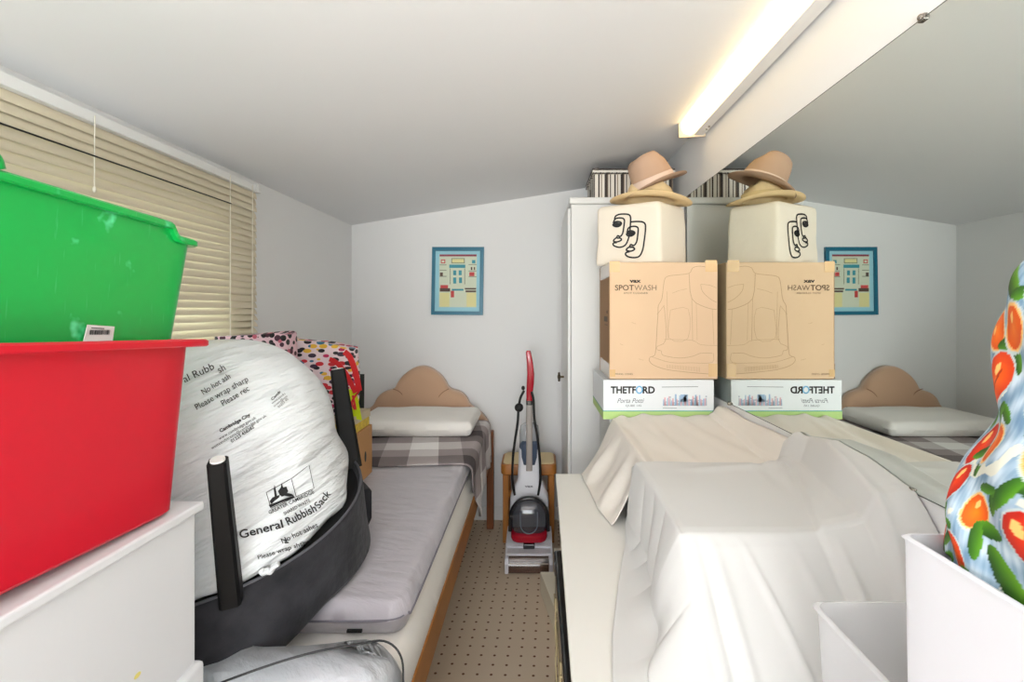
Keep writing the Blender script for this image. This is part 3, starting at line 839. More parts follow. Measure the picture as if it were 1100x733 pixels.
# ------------------------------------------------------------------ full rubbish bag among the legs
RB = mat('rubbish_film', (232, 236, 238), .32, bump=(4.5, 1.0, .03, (1.2, 1.2, 7), (R(0), R(28), 0)), coat=.1)
rb = thing('rubbish_bag', (-.80, 1.16, .80), 'full white plastic rubbish sack with black print sitting on the upturned chair', 'bag')
rp_ = [(.0, .17), (.003, .262), (.012, .300), (.04, .312), (.09, .303), (.165, .276), (.235, .264), (.30, .246), (.35, .218), (.395, .18), (.435, .135), (.462, .075), (.468, .02)]
rps = smooth_pts(rp_, 4)
q = B()
rs = []
NB = 110
for (h_, r_) in rps:
    ring = []
    for k in range(NB):
        a = 2 * math.pi * k / NB
        x0_, y0_ = math.cos(a), math.sin(a)
        lean = .02 * h_
        n_ = noise.noise(Vector((x0_ * 1.7, y0_ * 1.7, h_ * 4))) * .007 + .003 * noise.noise(Vector((x0_ * 6, y0_ * 6, h_ * 9)))
        fold = .006 * math.sin(a * 9 + h_ * 30 + 3 * noise.noise(Vector((x0_ * 2, y0_ * 2, h_)))) * (1 - sst(0, .28, h_))
        rr = r_ * (1 + .0) + n_ * min(1, r_ / .15) + fold * min(1, r_ / .2)
        x = -.812 + rr * x0_; y = 1.140 + .04 * h_ + rr * y0_
        base = und(x, y) - .018 if True else 0
        zz_ = base * (1 - h_ / .47) + (.80 + 0) * (h_ / .47) + h_ + .004
        ring.append(Vector((x, y, zz_)))
    rs.append(ring)
loft(q, rs)
rbo = obj('sack_body', q, RB, rb, smooth=True)
rbv = bvh_of(rbo)
def rbp(px, py):
    p = hit(rbv, px, py, .0026)
    if p is None:
        o_, d_ = ray(px, py); h_ = rbv.find_nearest(o_ + d_ * 1.15); p = h_[0] + h_[1] * .002
    return p
lets = [('General', 258, 579, 304, 567, 9, .015), ('Rubbish', 309, 565, 340, 549, 9, .015), ('Sack', 342, 547, 355, 531, 8, .01),
 ('No hot ashes', 303, 584, 341, 566, 5.5, .01), ('Please wrap sharps', 277, 601, 334, 583, 4.5, .01),
 ('GREATER CAMBRIDGE', 289, 553, 337, 530, 4, .01), ('SHARED WASTE', 305, 554, 333, 539, 3.6, .01),
 ('Cambridge City', 237, 465, 269, 447, 3.6, .03), ('www.cambridge.gov.uk', 236, 473, 275, 450, 3.2, 0), ('wasteandstreets@cambridge.gov.uk', 228, 483, 286, 448, 3.2, 0), ('01223 458282', 249, 476, 273, 460, 3.6, .015),
 ('No hot ash', 219, 425, 248, 407, 6.5, 0), ('Please wrap sharp', 212, 441, 267, 410, 6.5, 0), ('Please rec', 240, 437, 268, 420, 6.5, 0), ('al Rubb', 199, 412, 231, 397, 8, 0), ('sh', 236, 402, 243, 398, 8, 0),
 ('Camb', 292, 431, 301, 422, 2.8, .02), ('www.cambs', 292, 435, 306, 424, 2.4, 0), ('streets@cam', 294, 438, 308, 427, 2.4, 0), ('01223 45', 299, 439, 309, 430, 2.6, 0)]
q = B()
for (s_, a0, b0, a1, b1, h_, bo_) in lets: merge(q, text_px(s_, a0, b0, a1, b1, h_, rbp, bold=bo_))
for cyc in ([(285.4, 529.5), (312.4, 514.5), (317.5, 534), (290.5, 546.6), (285.4, 529.5)], [(312.4, 514.5), (331, 500), (336.5, 525), (317.5, 534)]):
    pts = []
    for (a0, b0), (a1, b1) in zip(cyc[:-1], cyc[1:]):
        for k in range(6): pts.append((a0 + (a1 - a0) * k / 6, b0 + (b1 - b0) * k / 6))
    pts.append(cyc[-1])
    ribbon(q, [rbp(*p) for p in pts], .0014, Vector((-.2, -.95, .1)))
def blob(pts): q.faces.new([q.verts.new(rbp(*p)) for p in pts])
# skyline emblem: mound with towers over a bridge arch
blob([(289, 539), (292, 535), (296, 533.5), (300, 532), (299, 535), (295, 538), (291, 542)])
blob([(300, 532), (304, 530), (308, 530), (313, 531), (315, 533), (310, 534), (305, 533), (302, 534)])
blob([(294.5, 534.5), (293.6, 526), (294.2, 521), (295.6, 526), (297, 533.5)])
blob([(300, 532.5), (298, 528), (301, 524), (302, 519), (303.6, 524), (307, 523), (309, 528), (307, 531)])
blob([(288, 543), (296, 540), (308, 535), (315, 533), (316, 535), (300, 541), (290, 546)])
obj('printed_lettering', q, INK, rb, recalc=False)
q = B(); tail = [(280, 612), (283, 616), (287, 613), (290, 615), (294, 609), (299, 606)]
tube(q, [P(x, y, .93) for x, y in smooth_pts(tail, 3)], .006, 8); obj('torn_flap', q, RB, rb, smooth=True)

# ------------------------------------------------------------------ patterned shoppers and cartons behind
def cell_pattern(name, base, cols, scale, stretch, r, rough=.55):
    m = bpy.data.materials.new(name); m.use_nodes = True; nt = m.node_tree; b = nt.nodes['Principled BSDF']; b.inputs['Roughness'].default_value = rough
    t = nt.nodes.new('ShaderNodeTexCoord'); mp = nt.nodes.new('ShaderNodeMapping'); mp.inputs['Scale'].default_value = stretch; mp.inputs['Rotation'].default_value = (R(20), R(25), R(30))
    nt.links.new(t.outputs['Object'], mp.inputs[0])
    v = nt.nodes.new('ShaderNodeTexVoronoi'); v.inputs['Scale'].default_value = scale; v.inputs['Randomness'].default_value = .8; nt.links.new(mp.outputs[0], v.inputs['Vector'])
    s = nt.nodes.new('ShaderNodeSeparateColor'); nt.links.new(v.outputs['Color'], s.inputs[0])
    cr = nt.nodes.new('ShaderNodeValToRGB'); cr.color_ramp.interpolation = 'CONSTANT'
    for i, c in enumerate(cols):
        e = cr.color_ramp.elements[i] if i < 2 else cr.color_ramp.elements.new(i / len(cols))
        e.position = i / len(cols); e.color = lin(c)
    nt.links.new(s.outputs[0], cr.inputs[0])
    lt_ = nt.nodes.new('ShaderNodeMath'); lt_.operation = 'LESS_THAN'; lt_.inputs[1].default_value = r; nt.links.new(v.outputs['Distance'], lt_.inputs[0])
    mx = nt.nodes.new('ShaderNodeMixRGB'); nt.links.new(lt_.outputs[0], mx.inputs[0]); mx.inputs[1].default_value = lin(base); nt.links.new(cr.outputs[0], mx.inputs[2]); nt.links.new(mx.outputs[0], b.inputs['Base Color'])
    return m
PAT1 = cell_pattern('pink_black_pattern', (226, 190, 200), [(20, 20, 24), (20, 20, 24), (70, 30, 50), (190, 90, 110), (20, 20, 24)], 46, (1, 1, 1), .50)
PAT2 = cell_pattern('cosmetic_pattern', (244, 222, 226), [(30, 28, 34), (214, 46, 56), (58, 40, 60), (240, 190, 60), (60, 120, 150), (30, 28, 34), (190, 40, 90), (30, 28, 34)], 38, (.8, .8, 1.5), .50)

def soft_bag(name, x0, x1, y0, y1, z0, z1, m, parent, seed, topcut=None, amp=.008):
    q = B(); n = 9; rs = []
    for k in range(n + 1):
        t_ = k / n
        bulge = 1 + .05 * math.sin(math.pi * t_)
        hx, hy = (x1 - x0) / 2 * bulge, (y1 - y0) / 2 * bulge * (1 - .25 * t_)
        def zf(x, y, t_=t_):
            zt = z1 if topcut is None else interp(x, topcut)
            return z0 + (zt - z0) * t_
        rg = rrect((x0 + x1) / 2, (y0 + y1) / 2, hx, hy, min(hx, hy) * .5, zf, 4, 8)
        rg = [p + Vector((noise.noise(p * 8 + Vector((seed, 0, 0))), noise.noise(p * 8 + Vector((0, seed, 5))), noise.noise(p * 8 + Vector((3, 0, seed))) * (.8 if 0 < t_ else 0))) * amp for p in rg]
        if t_ == 0: rg = [Vector((p.x, p.y, z0)) for p in rg]
        rs.append(rg)
    loft(q, rs)
    return obj(name, q, m, parent, smooth=True, angle=60)
o_ = soft_bag('shopping_bag', -1.13, -.875, 1.535, 1.67, .666, 1.27, PAT1, None, 2, [(-1.13, 1.255), (-.9, 1.272), (-.87, 1.262)])
tag(o_, 'pink and black patterned shopping bag against the window blind behind the rubbish sack', 'bag')
cb_ = thing('cardboard_box', (-.835, 1.80, .665), 'brown cardboard box with a hand hole on the bed beside the chair leg', 'box')
q = B(); box(q, -.985, -.692, 1.725, 1.885, .6655, .868, .002, 1); obj('carton_body', q, mat('brown_card', (190, 142, 92), .85, var=(5, .06)), cb_)
q = B(); sphere(q, (-.6915, 1.81, .755), (.0015, .010, .022), 12, 8); obj('hand_hole', q, BLACK, cb_)
sb2 = thing('game_box', (-.835, 1.80, .869), 'flat cream box with yellow chequered side on top of the cardboard box', 'box')
q = B(); box(q, -.975, -.700, 1.735, 1.875, .869, .905, .002, 1); obj('box_body', q, mat('yellow_card', (230, 186, 60), .6, var=(60, .5)), sb2)
q = B(); box(q, -.978, -.697, 1.732, 1.878, .905, .937, .002, 1); obj('lid', q, mat('cream_card', (205, 190, 160), .7), sb2)
cg = thing('gift_bag', (-.84, 1.80, .938), 'white bag printed with small colourful cosmetics and red ribbon handle on the boxes', 'bag')
soft_bag('bag_body', -1.0, -.728, 1.745, 1.855, .938, 1.2, PAT2, cg, 7, [(-1.0, 1.235), (-.85, 1.222), (-.73, 1.195)])
RED = mat('red_ribbon', (214, 30, 36), .5)
q = B(); ps = [P(x, y, 1.725) for x, y in smooth_pts([(354, 386), (362, 390), (372, 402), (382, 422)], 3)]; ribbon(q, ps, .018, NY)
ps = [P(x, y, 1.72) for x, y in smooth_pts([(370, 378), (376, 384), (382, 400), (386, 420)], 3)]; ribbon(q, ps, .022, NY)
o_ = obj('ribbon_handle', q, RED, cg); o_.modifiers.new('t', 'SOLIDIFY').thickness = .002
q = B(); ps = [P(x, y, 1.728) for x, y in smooth_pts([(386, 420), (378, 432), (382, 440), (379, 425)], 4)]; tube(q, ps, .004, 6); obj('ribbon_tail', q, RED, cg)
q = B(); loft(q, [[P(x, y, Y_) for x, y in ((374, 418), (383, 420), (389, 452), (372, 448))] for Y_ in (1.733, 1.737)])
tag(obj('hi_vis_cloth', q, mat('hi_vis', (214, 232, 20), .6)), 'fluorescent yellow cloth tucked below the red ribbon of the patterned bag', 'cloth')
q = B()
loft(q, [[P(x, y, Y_) for x, y in ((384.5, 402), (391.5, 402), (391, 452), (384, 450))] for Y_ in (1.88, 1.90)])
tag(obj('folder', q, mat('dark_green', (44, 54, 50), .5)), 'thin dark green folder standing on edge behind the red ribbon', 'folder')

# ------------------------------------------------------------------ silver cover bundle at the foot of the bed
SILV = mat('silver_film', (172, 175, 180), .3, metal=.15, bump=(9, .8, .02, (1, 2.2, 1), (0, 0, R(35))))
sv = thing('silver_bag', (-.52, .87, 0), 'crumpled silver grey plastic bag standing at the foot of the bed', 'bag')
q = B()
rs = []
for k in range(27):
    t_ = k / 26
    e = 1 - max(0, (t_ - .86) / .14) ** 2.4 * .55
    hx, hy = .268 * (1 - .03 * (1 - t_)), .069 * e
    if t_ > .9: hx *= 1 - .10 * ((t_ - .9) / .1) ** 2
    def zf(x, y, t_=t_): return t_ * (.655 + .012 * noise.noise(Vector((x * 7, y * 20, 0))) + (.02 * sst(-.8, -.45, x)) - .03 * sst(-.34, -.26, x))
    rg = rrect(-.525, .872, hx, hy, hy * .85, zf, 5, 24)
    rg = [p + Vector((0, noise.noise(p * 16) * .006, 0)) for p in rg]
    rs.append(rg)
loft(q, rs); obj('bag_body', q, SILV, sv, smooth=True)
q = B(); ps = [(-.60, .80, .668), (-.52, .815, .690), (-.44, .85, .694), (-.36, .885, .686), (-.31, .91, .675), (-.275, .905, .650), (-.262, .88, .61), (-.262, .86, .5)]
tube(q, smooth_pts(ps, 5), .002, 6); obj('draw_cord', q, BLACK, sv)

# ------------------------------------------------------------------ white cabinet on the left with the two crates
cbn = thing('white_cabinet', (-.86, .45, 0), 'white painted cabinet at lower left holding the red tub', 'cabinet')
q = B(); box(q, -1.15, -.600, .12, .786, .73, .995, .002); obj('upper_body', q, CABW, cbn)
q = B(); box(q, -1.16, -.589, .11, .794, .995, 1.011, .004, 3); obj('top_board', q, CABW, cbn)
q = B(); box(q, -1.16, -.5885, .11, .7955, 0, .730, .008, 3); obj('lower_body', q, CABW, cbn)
q = B()
for (y, z_) in ((.665, .775), (.672, .80)): sphere(q, (-.5995, y, z_), (.0006, .006, .004), 10, 6)
split_obj('paint_spot', q, mat('yellow_paint', (226, 214, 120), .5), cbn)

TIL = Matrix.Translation((0, .75, 1.013)) @ Matrix.Rotation(R(-2.9), 4, 'X') @ Matrix.Translation((0, -.75, -1.013))
def crate(bm, x0, x1, y0, y1, z0, z1, flx, fly, th, rim, rimh, r=.03, ztop=None, m=14):
    cx_, cy_, hx, hy = (x0 + x1) / 2, (y0 + y1) / 2, (x1 - x0) / 2, (y1 - y0) / 2
    zt = ztop if ztop else (lambda x, y: z1)
    def rg(t_, off, dz=0, rr=r):
        return rrect(cx_, cy_, hx - (1 - t_) * flx + off, hy - (1 - t_) * fly + off, rr, lambda x, y: z0 + (zt(x, y) - z0) * t_ + dz, 5, m)
    rings = [rg(0, -.006), rg(0, 0, .006), rg(.5, 0), rg(1, 0, -rimh), rg(1, rim - .002, -rimh), rg(1, rim, -rimh + .002), rg(1, rim, -.003), rg(1, rim - .003, 0), rg(1, -th, 0), rg(1, -th - .001, -.01), rg(.02, -th, .004)]
    loft(bm, rings)
    bmesh.ops.transform(bm, matrix=TIL, verts=bm.verts)
REDP = mat('red_plastic', (204, 8, 38), .38, bump=(5, .1, .01), coat=.15)
rt = thing('red_tub', (-.80, .5, 1.012), 'red plastic storage tub with a flat rim on the white cabinet', 'storage tub')
q = B(); crate(q, -1.02, -.592, .20, .755, 1.013, 1.300, .012, .006, .004, .022, .0125, .02); obj('tub_body', q, REDP, rt, smooth=True, angle=35)
GRN = bpy.data.materials.new('green_plastic'); GRN.use_nodes = True; nt = GRN.node_tree; b = nt.nodes['Principled BSDF']
b.inputs['Roughness'].default_value = .28; b.inputs['Coat Weight'].default_value = .2
t = nt.nodes.new('ShaderNodeTexCoord')
n1 = nt.nodes.new('ShaderNodeTexNoise'); n1.inputs['Scale'].default_value = 22; n1.inputs['Detail'].default_value = 3; nt.links.new(t.outputs['Object'], n1.inputs['Vector'])
c1 = nt.nodes.new('ShaderNodeValToRGB'); c1.color_ramp.elements[0].position = .655; c1.color_ramp.elements[0].color = lin((14, 170, 74)); c1.color_ramp.elements[1].position = .74; c1.color_ramp.elements[1].color = lin((96, 226, 160)); nt.links.new(n1.outputs[0], c1.inputs[0])
mp = nt.nodes.new('ShaderNodeMapping'); mp.inputs['Scale'].default_value = (1, 30, 3); mp.inputs['Rotation'].default_value = (R(40), 0, 0); nt.links.new(t.outputs['Object'], mp.inputs[0])
n2 = nt.nodes.new('ShaderNodeTexNoise'); n2.inputs['Scale'].default_value = 6; nt.links.new(mp.outputs[0], n2.inputs['Vector'])
c2 = nt.nodes.new('ShaderNodeValToRGB'); c2.color_ramp.elements[0].position = .66; c2.color_ramp.elements[0].color = (0, 0, 0, 1); c2.color_ramp.elements[1].position = .8; c2.color_ramp.elements[1].color = (.25, .25, .25, 1); nt.links.new(n2.outputs[0], c2.inputs[0])
mx = nt.nodes.new('ShaderNodeMixRGB'); nt.links.new(c2.outputs[0], mx.inputs[0]); nt.links.new(c1.outputs[0], mx.inputs[1]); mx.inputs[2].default_value = lin((120, 230, 170)); nt.links.new(mx.outputs[0], b.inputs['Base Color'])
gt = thing('green_crate', (-.82, .5, 1.10), 'green plastic stacking crate with stepped rim nested in the red tub', 'storage tub')
def gz(x, y): return 1.4995 - .020 * sst(.735, .752, y) 
q = B(); crate(q, -.985, -.626, .215, .792, 1.08, 1.5, .012, .050, .004, .010, .012, .018, gz, 60); obj('crate_body', q, GRN, gt, smooth=True, angle=35)
q = B(); tube(q, [TIL @ Vector(p) for p in smooth_pts([(-.622, .32, 1.50), (-.621, .37, 1.518), (-.62, .44, 1.522), (-.62, .478, 1.514), (-.622, .488, 1.50)], 4)], .009, 10); obj('carry_handle', q, GRN, gt, smooth=True)
gpl = onplane(106, 355, Vector((-.6235, 0, 0)), Vector((-1, 0, 0)))
def gp(px, py, off=.0): return onplane(px, py, Vector((-.6275, 0, 0)), Vector((-1, 0, 0)), off + .0005)
q = B(); c4 = [gp(93, 349), gp(122, 351), gp(119, 372), gp(88, 370)]
loft(q, [c4, [p + Vector((.0012, 0, 0)) for p in c4]])
lb = obj('sticker', q, mat('sticker_white', (232, 226, 224), .5), gt)
q = B()
rr_ = random.Random(8)
for k in range(22):
    x_ = 95 + k * 1.0; ribbon(q, [gp(x_, 354.6, .0022), gp(x_ - .8, 359.6, .0022)], .0005 + rr_.random() * .0009, Vector((-1, 0, 0)))
ribbon(q, [gp(96, 352.3, .0022), gp(110, 353.2, .0022)], .0012, Vector((-1, 0, 0)))
obj('barcode', q, INK, lb)

# ------------------------------------------------------------------ table board on the right and things under it
tbx = thing('table', (.41, .95, 0), 'long white tabletop along the mirror wall under the sheets', 'table')
q = B()
loft(q, [[Vector((x, y, z_)) for x, y in ((.076, 1.718), (.750, 1.722), (.750, .04), (.050, .04))] for z_ in (.694, .717, .7185)])
obj('tabletop', q, TABLEW, tbx)
for (x, y) in ((.66, .10), (.66, 1.60), (.56, .10), (.56, 1.60)):
    q = B(); box(q, x, x + .04, y, y + .04, 0, .694, .003); obj('leg', q, WHITE, tbx)
DK = mat('dark_lacquer', (40, 28, 24), .25, bump=(10, .2, .004), coat=.4)
tk = thing('dark_trunk', (.3, .9, 0), 'dark brown glossy trunk with pale cord trim under the white tabletop edge', 'trunk')
q = B(); box(q, .060, .52, .22, 1.44, .0, .53, .006); obj('trunk_body', q, DK, tk)
q = B(); box(q, .057, .525, .215, 1.445, .53, .575, .008, 3); obj('lid', q, mat('black_lacquer', (16, 16, 18), .18, coat=.5), tk)
TW = mat('twine', (190, 172, 132), .9)
q = B()
rr_ = random.Random(5)
for y in (1.02, 1.26, .86):
    ps = [(.0560 + rr_.uniform(-.002, .001), y + rr_.uniform(-.012, .012), .54 - k * .03) for k in range(9)]
    tube(q, smooth_pts(ps, 4), .002, 6)
    for k in range(8): sphere(q, (.056, y + rr_.uniform(-.012, .012), .50 + rr_.uniform(-.02, .02)), rr_.uniform(.002, .004), 8, 6)
tube(q, [(.0575, .3, .44), (.0575, 1.43, .44)], .002, 6)
obj('cord_trim', q, TW, tk)
q = B()
for (y, z_) in ((1.36, .56), (.95, .50)): sphere(q, (.057, y, z_), (.003, .016, .02), 12, 8)
split_obj('metal_corner', q, mat('pale_metal', (190, 196, 205), .25, metal=.8), tk)
CRB = mat('cream_board', (232, 222, 200), .6)
q = B(); loft(q, [[Vector((x, y, z_)) for x, y in ((.020, 2.13), (.16, 2.13), (.16, 1.60), (.136, 1.60))] for z_ in (.002, .095, .10)])
tag(obj('cream_plank', q, CRB), 'cream wooden board on the carpet in front of the carpet washer, nearest the trunk', 'board')
q = B(); loft(q, [[Vector((x, y, z_)) for x, y in ((.090, 2.26), (.165, 2.26), (.165, 2.14), (.125, 2.14))] for z_ in (.002, .14, .145)])
tag(obj('cream_block', q, CRB), 'cream wooden block on the carpet beside the wardrobe and stool leg', 'board')

# ------------------------------------------------------------------ sheets over the stack on the table
crest = [(.72, .93), (.80, .955), (.845, .980), (.92, .990), (1.02, 1.012), (1.12, 1.022), (1.26, .992), (1.4, .980), (1.54, .965), (1.69, .955), (1.80, .945)]
def ridge(y, x):
    c = interp(y, crest) - .908
    xc = min(.712, .642 + .20 * (y - .87)) + .006 * math.sin(y * 17)
    e = (.560 + .41 * max(0, y - .889))
    t_ = .80 * sst(xc, xc + .035, x) + .20 * sst(min(e, xc - .01), xc, x)
    lip = .010 * sst(e - .004, e + .012, x) * (1 - sst(1.15, 1.30, y))
    return c * t_ + lip * (1 - t_)
def foldn(s, ph=0, k=1.0):
    return (math.sin(s * 31 * k + ph) * .5 + math.sin(s * 57 * k + ph * 2.1) * .3 + noise.noise(Vector((s * 14, ph, 0))) * .6)
# back sheet (cream)
q = B()
def hemA(y): return interp(y, [(1.28, .225), (1.40, .198), (1.55, .185), (1.72, .172)])
def shA(u, v):
    yh = 1.30 + .405 * v; yt = 1.30 + .51 * v
    tl = .30
    if u < tl:
        t_ = u / tl
        x0_ = hemA(yh); x1_ = .312
        x = x0_ + (x1_ - x0_) * t_ ** 1.15
        y = yh + (yt - yh) * t_
        z_ = .7215 + (.912 - .7215) * (t_ ** 1.5) + .0
        am = math.sin(math.pi * min(1, t_ * 1.02)) 
        f_ = foldn(y, 1.3)
        x += -.018 * f_ * am; z_ += .010 * f_ * am * (1 - t_)
        z_ = max(z_, .7212)
        if t_ > .85: z_ -= .006 * ((t_ - .85) / .15) ** 2
    else:
        t_ = (u - tl) / (1 - tl)
        x = .312 + (.7575 - .312) * t_; y = yt
        z_ = .908
    top = .018 * sst(0, .1, x - .30) if u > tl else 0
    # surface slumps towards the front, with folds running to the viewer
    if u > tl:
        sl_ = -.022 * (1 - v)
        f_ = .007 * foldn(x + .15 * (v), 4.0, 1.1) * (.4 + .6 * v) + .010 * math.exp(-((x - .43 - .05 * (1 - v)) / .022) ** 2) * v - .008 * math.exp(-((x - .37) / .02) ** 2) * v
        z_ += sl_ * sst(.312, .36, x) + f_ * sst(.312, .35, x) + ridge(y, x) + .012 * sst(.6, 1, v) * sst(.312, .36, x)
    return Vector((x, y, z_))
grid(q, 150, 90, shA)
sa = obj('cream_dust_sheet', q, SHEETA, smooth=True)
md = sa.modifiers.new('thickness', 'SOLIDIFY'); md.thickness = .0025; md.offset = 1
tag(sa, 'cream cotton sheet with deep folds draped at the back below the white box', 'sheet')
# front sheet (white)
q = B()
def hemB(y): return interp(y, [(.62, .118), (.75, .128), (.86, .146), (1.0, .182), (1.12, .215), (1.2, .24), (1.36, .27)])
BYF, BYB = .889, 1.325

def shB(u, v):
    # v: 0 near hem ... 1 back edge ; u: 0 left hem ... 1 mirror
    tl = .32; tf = .42
    if v < tf: y = .60 + (BYF - .60) * (v / tf)
    else: y = BYF + (BYB + .02 - BYF) * ((v - tf) / (1 - tf))
    if y < BYF:
        d = BYF - y; drop = d * 1.0 + .25 * d * d
        topz = .908 - .003 - drop
        topz = max(topz, .7265)
        topz -= 0
    else:
        topz = .908
        if y > BYB - .06: topz -= .030 * sst(BYB - .04, BYB + .02, y)
        topz -= 0
    e = min(1, max(0, 1 - abs(y - BYF) / .02)); topz -= .0035 * e
    f1 = foldn(y, 2.2, .8)
    xe = .291 + .006 * noise.noise(Vector((y * 5, 0, 0)))
    if u < tl:
        t_ = u / tl; x0_ = hemB(y)
        H = topz - .7225
        xf = xe - .022 - .030 * sst(1.1, .85, y) - .05 * sst(.86, .74, y)
        xf = max(xf, x0_ + .01)
        if t_ < .35:
            k_ = t_ / .35; x = x0_ + (xf - x0_) * k_; z_ = .7225 + .16 * H * k_ ** 2.5
        else:
            k_ = (t_ - .35) / .65; x = xf + (xe - xf) * k_ ** 1.5; z_ = .7225 + H * (.16 + .84 * k_)
        am = math.sin(math.pi * min(1, t_)) ** .7 * min(1, H / .12)
        ph_ = y + .03 * (1 - t_)
        fo = (abs(math.sin(ph_ * 26 + .8 * math.sin(ph_ * 17))) ** .5 * 2 - 1.3) * .8 + .35 * f1
        x += -.0075 * fo * am
        z_ = max(z_, .7222)
        if t_ > .93: z_ -= .003 * ((t_ - .93) / .07) ** 2
    else:
        t_ = (u - tl) / (1 - tl); x = xe + (.7575 - xe) * t_
        z_ = topz
        if y < BYF:
            d = BYF - y
            am = min(1, d / .08)
            ff = .005 * math.sin(x * 30 + d * 8) + .012 * math.exp(-((x - .40 - d * .30) / .008) ** 2) + .016 * math.exp(-((x - .345 - d * .05) / .012) ** 2) - .014 * math.exp(-((x - .322 - d * .02) / .008) ** 2) + .016 * math.exp(-((x - .585) / .010) ** 2) - .012 * math.exp(-((x - .565) / .008) ** 2) + .008 * math.exp(-((x - .50 - d * .2) / .012) ** 2)
            z_ += ff * am * .55
            z_ = max(z_, .7225)
        else:
            z_ += .0035 * noise.noise(Vector((x * 7, y * 5, 2)))
            z_ += .006 * math.exp(-((y - 1.24 - .15 * (x - .5)) / .02) ** 2) * sst(.35, .5, x)
        k = 1 if y > .75 else sst(.66, .75, y)
        rg = ridge(max(y, .80), x) * k
        z_ += rg + (.004 * math.sin((x - .2 * y + .01 * math.sin(y * 9)) * 80)) * sst(.58, .66, x) * k * (1 - .7 * sst(.70, .74, x))
        z_ -= .003 * max(0, 1 - (x - xe) / .012)
    return Vector((x, y, z_))
grid(q, 260, 220, shB)
sb = obj('white_dust_sheet', q, SHEETB, smooth=True)
md = sb.modifiers.new('thickness', 'SOLIDIFY'); md.thickness = .0025; md.offset = 1
tag(sb, 'large smooth white sheet covering a box-shaped pile on the white tabletop', 'sheet')

# ------------------------------------------------------------------ near right: clear tub, white box with fruit print bundle
CLR = mat('frosted_plastic', (244, 244, 246), .35, alpha=.42)
ctb = thing('clear_tub', (.50, .55, .7195), 'frosted clear plastic tub between the white sheet and the white storage box', 'storage tub')
TIL0 = TIL; TIL = Matrix.Identity(4)
q = B(); crate(q, .402, .60, .452, .650, .7195, .925, .008, .008, .002, .004, .006, .016); obj('tub_body', q, CLR, ctb, smooth=True, angle=35)
BOXW = mat('white_plastic', (217, 217, 222), .3, bump=(10, .06, .003))
wb_ = thing('storage_box', (.54, .25, .7195), 'white open storage box at lower right holding the fruit print bundle', 'box')
q = B(); crate(q, .360, .715, .06, .440, .7195, 1.130, .004, .004, .003, .002, .004, .006); obj('box_body', q, BOXW, wb_, smooth=True, angle=35)

# fruit print painted on the cloth as vertex colours (a printed pattern)
fb = B()
lay = fb.loops.layers.color.new('print')
prof_b = [(0.725, 0.12, 0.13, 0.522, 0.29), (0.8, 0.15, 0.14, 0.526, 0.29), (1.09, 0.158, 0.146, 0.526, 0.29), (1.137, 0.161, 0.146, 0.526, 0.29), (1.172, 0.162, 0.146, 0.527, 0.29), (1.208, 0.16, 0.142, 0.532, 0.29), (1.243, 0.156, 0.138, 0.536, 0.29), (1.28, 0.158, 0.14, 0.536, 0.29), (1.32, 0.155, 0.138, 0.537, 0.29), (1.36, 0.148, 0.134, 0.54, 0.29), (1.393, 0.138, 0.128, 0.545, 0.29), (1.43, 0.11, 0.1, 0.555, 0.288), (1.455, 0.07, 0.06, 0.56, 0.285), (1.46, 0.01, 0.01, 0.56, 0.285)]
pb_ = smooth_pts(prof_b[:3], 3)[:-1] + smooth_pts(prof_b[2:], 26)
NC = 700
rings = []
for (z_, rx, ry_, cx_, cy_) in pb_:
    rg = []
    for k in range(NC):
        a = 2 * math.pi * k / NC; c_, s_ = math.cos(a), math.sin(a)
        ex = 2 / (5 - 2.0 * sst(1.17, 1.26, z_))
        x = cx_ + rx * math.copysign(abs(c_) ** ex, c_); y = cy_ + ry_ * math.copysign(abs(s_) ** ex, s_)
        n_ = noise.noise(Vector((c_ * 2.2, s_ * 2.2, z_ * 12))) * .010 + .003 * math.sin(a * 10 + z_ * 60)
        if z_ < 1.12: n_ = min(n_, -.001)
        x = min(.7535, x + c_ * n_); y += s_ * n_
        rg.append(Vector((x, y, z_ + .003 * noise.noise(Vector((c_ * 3, s_ * 3, z_ * 9))))))
    rings.append(rg)
vs = loft(fb, rings)
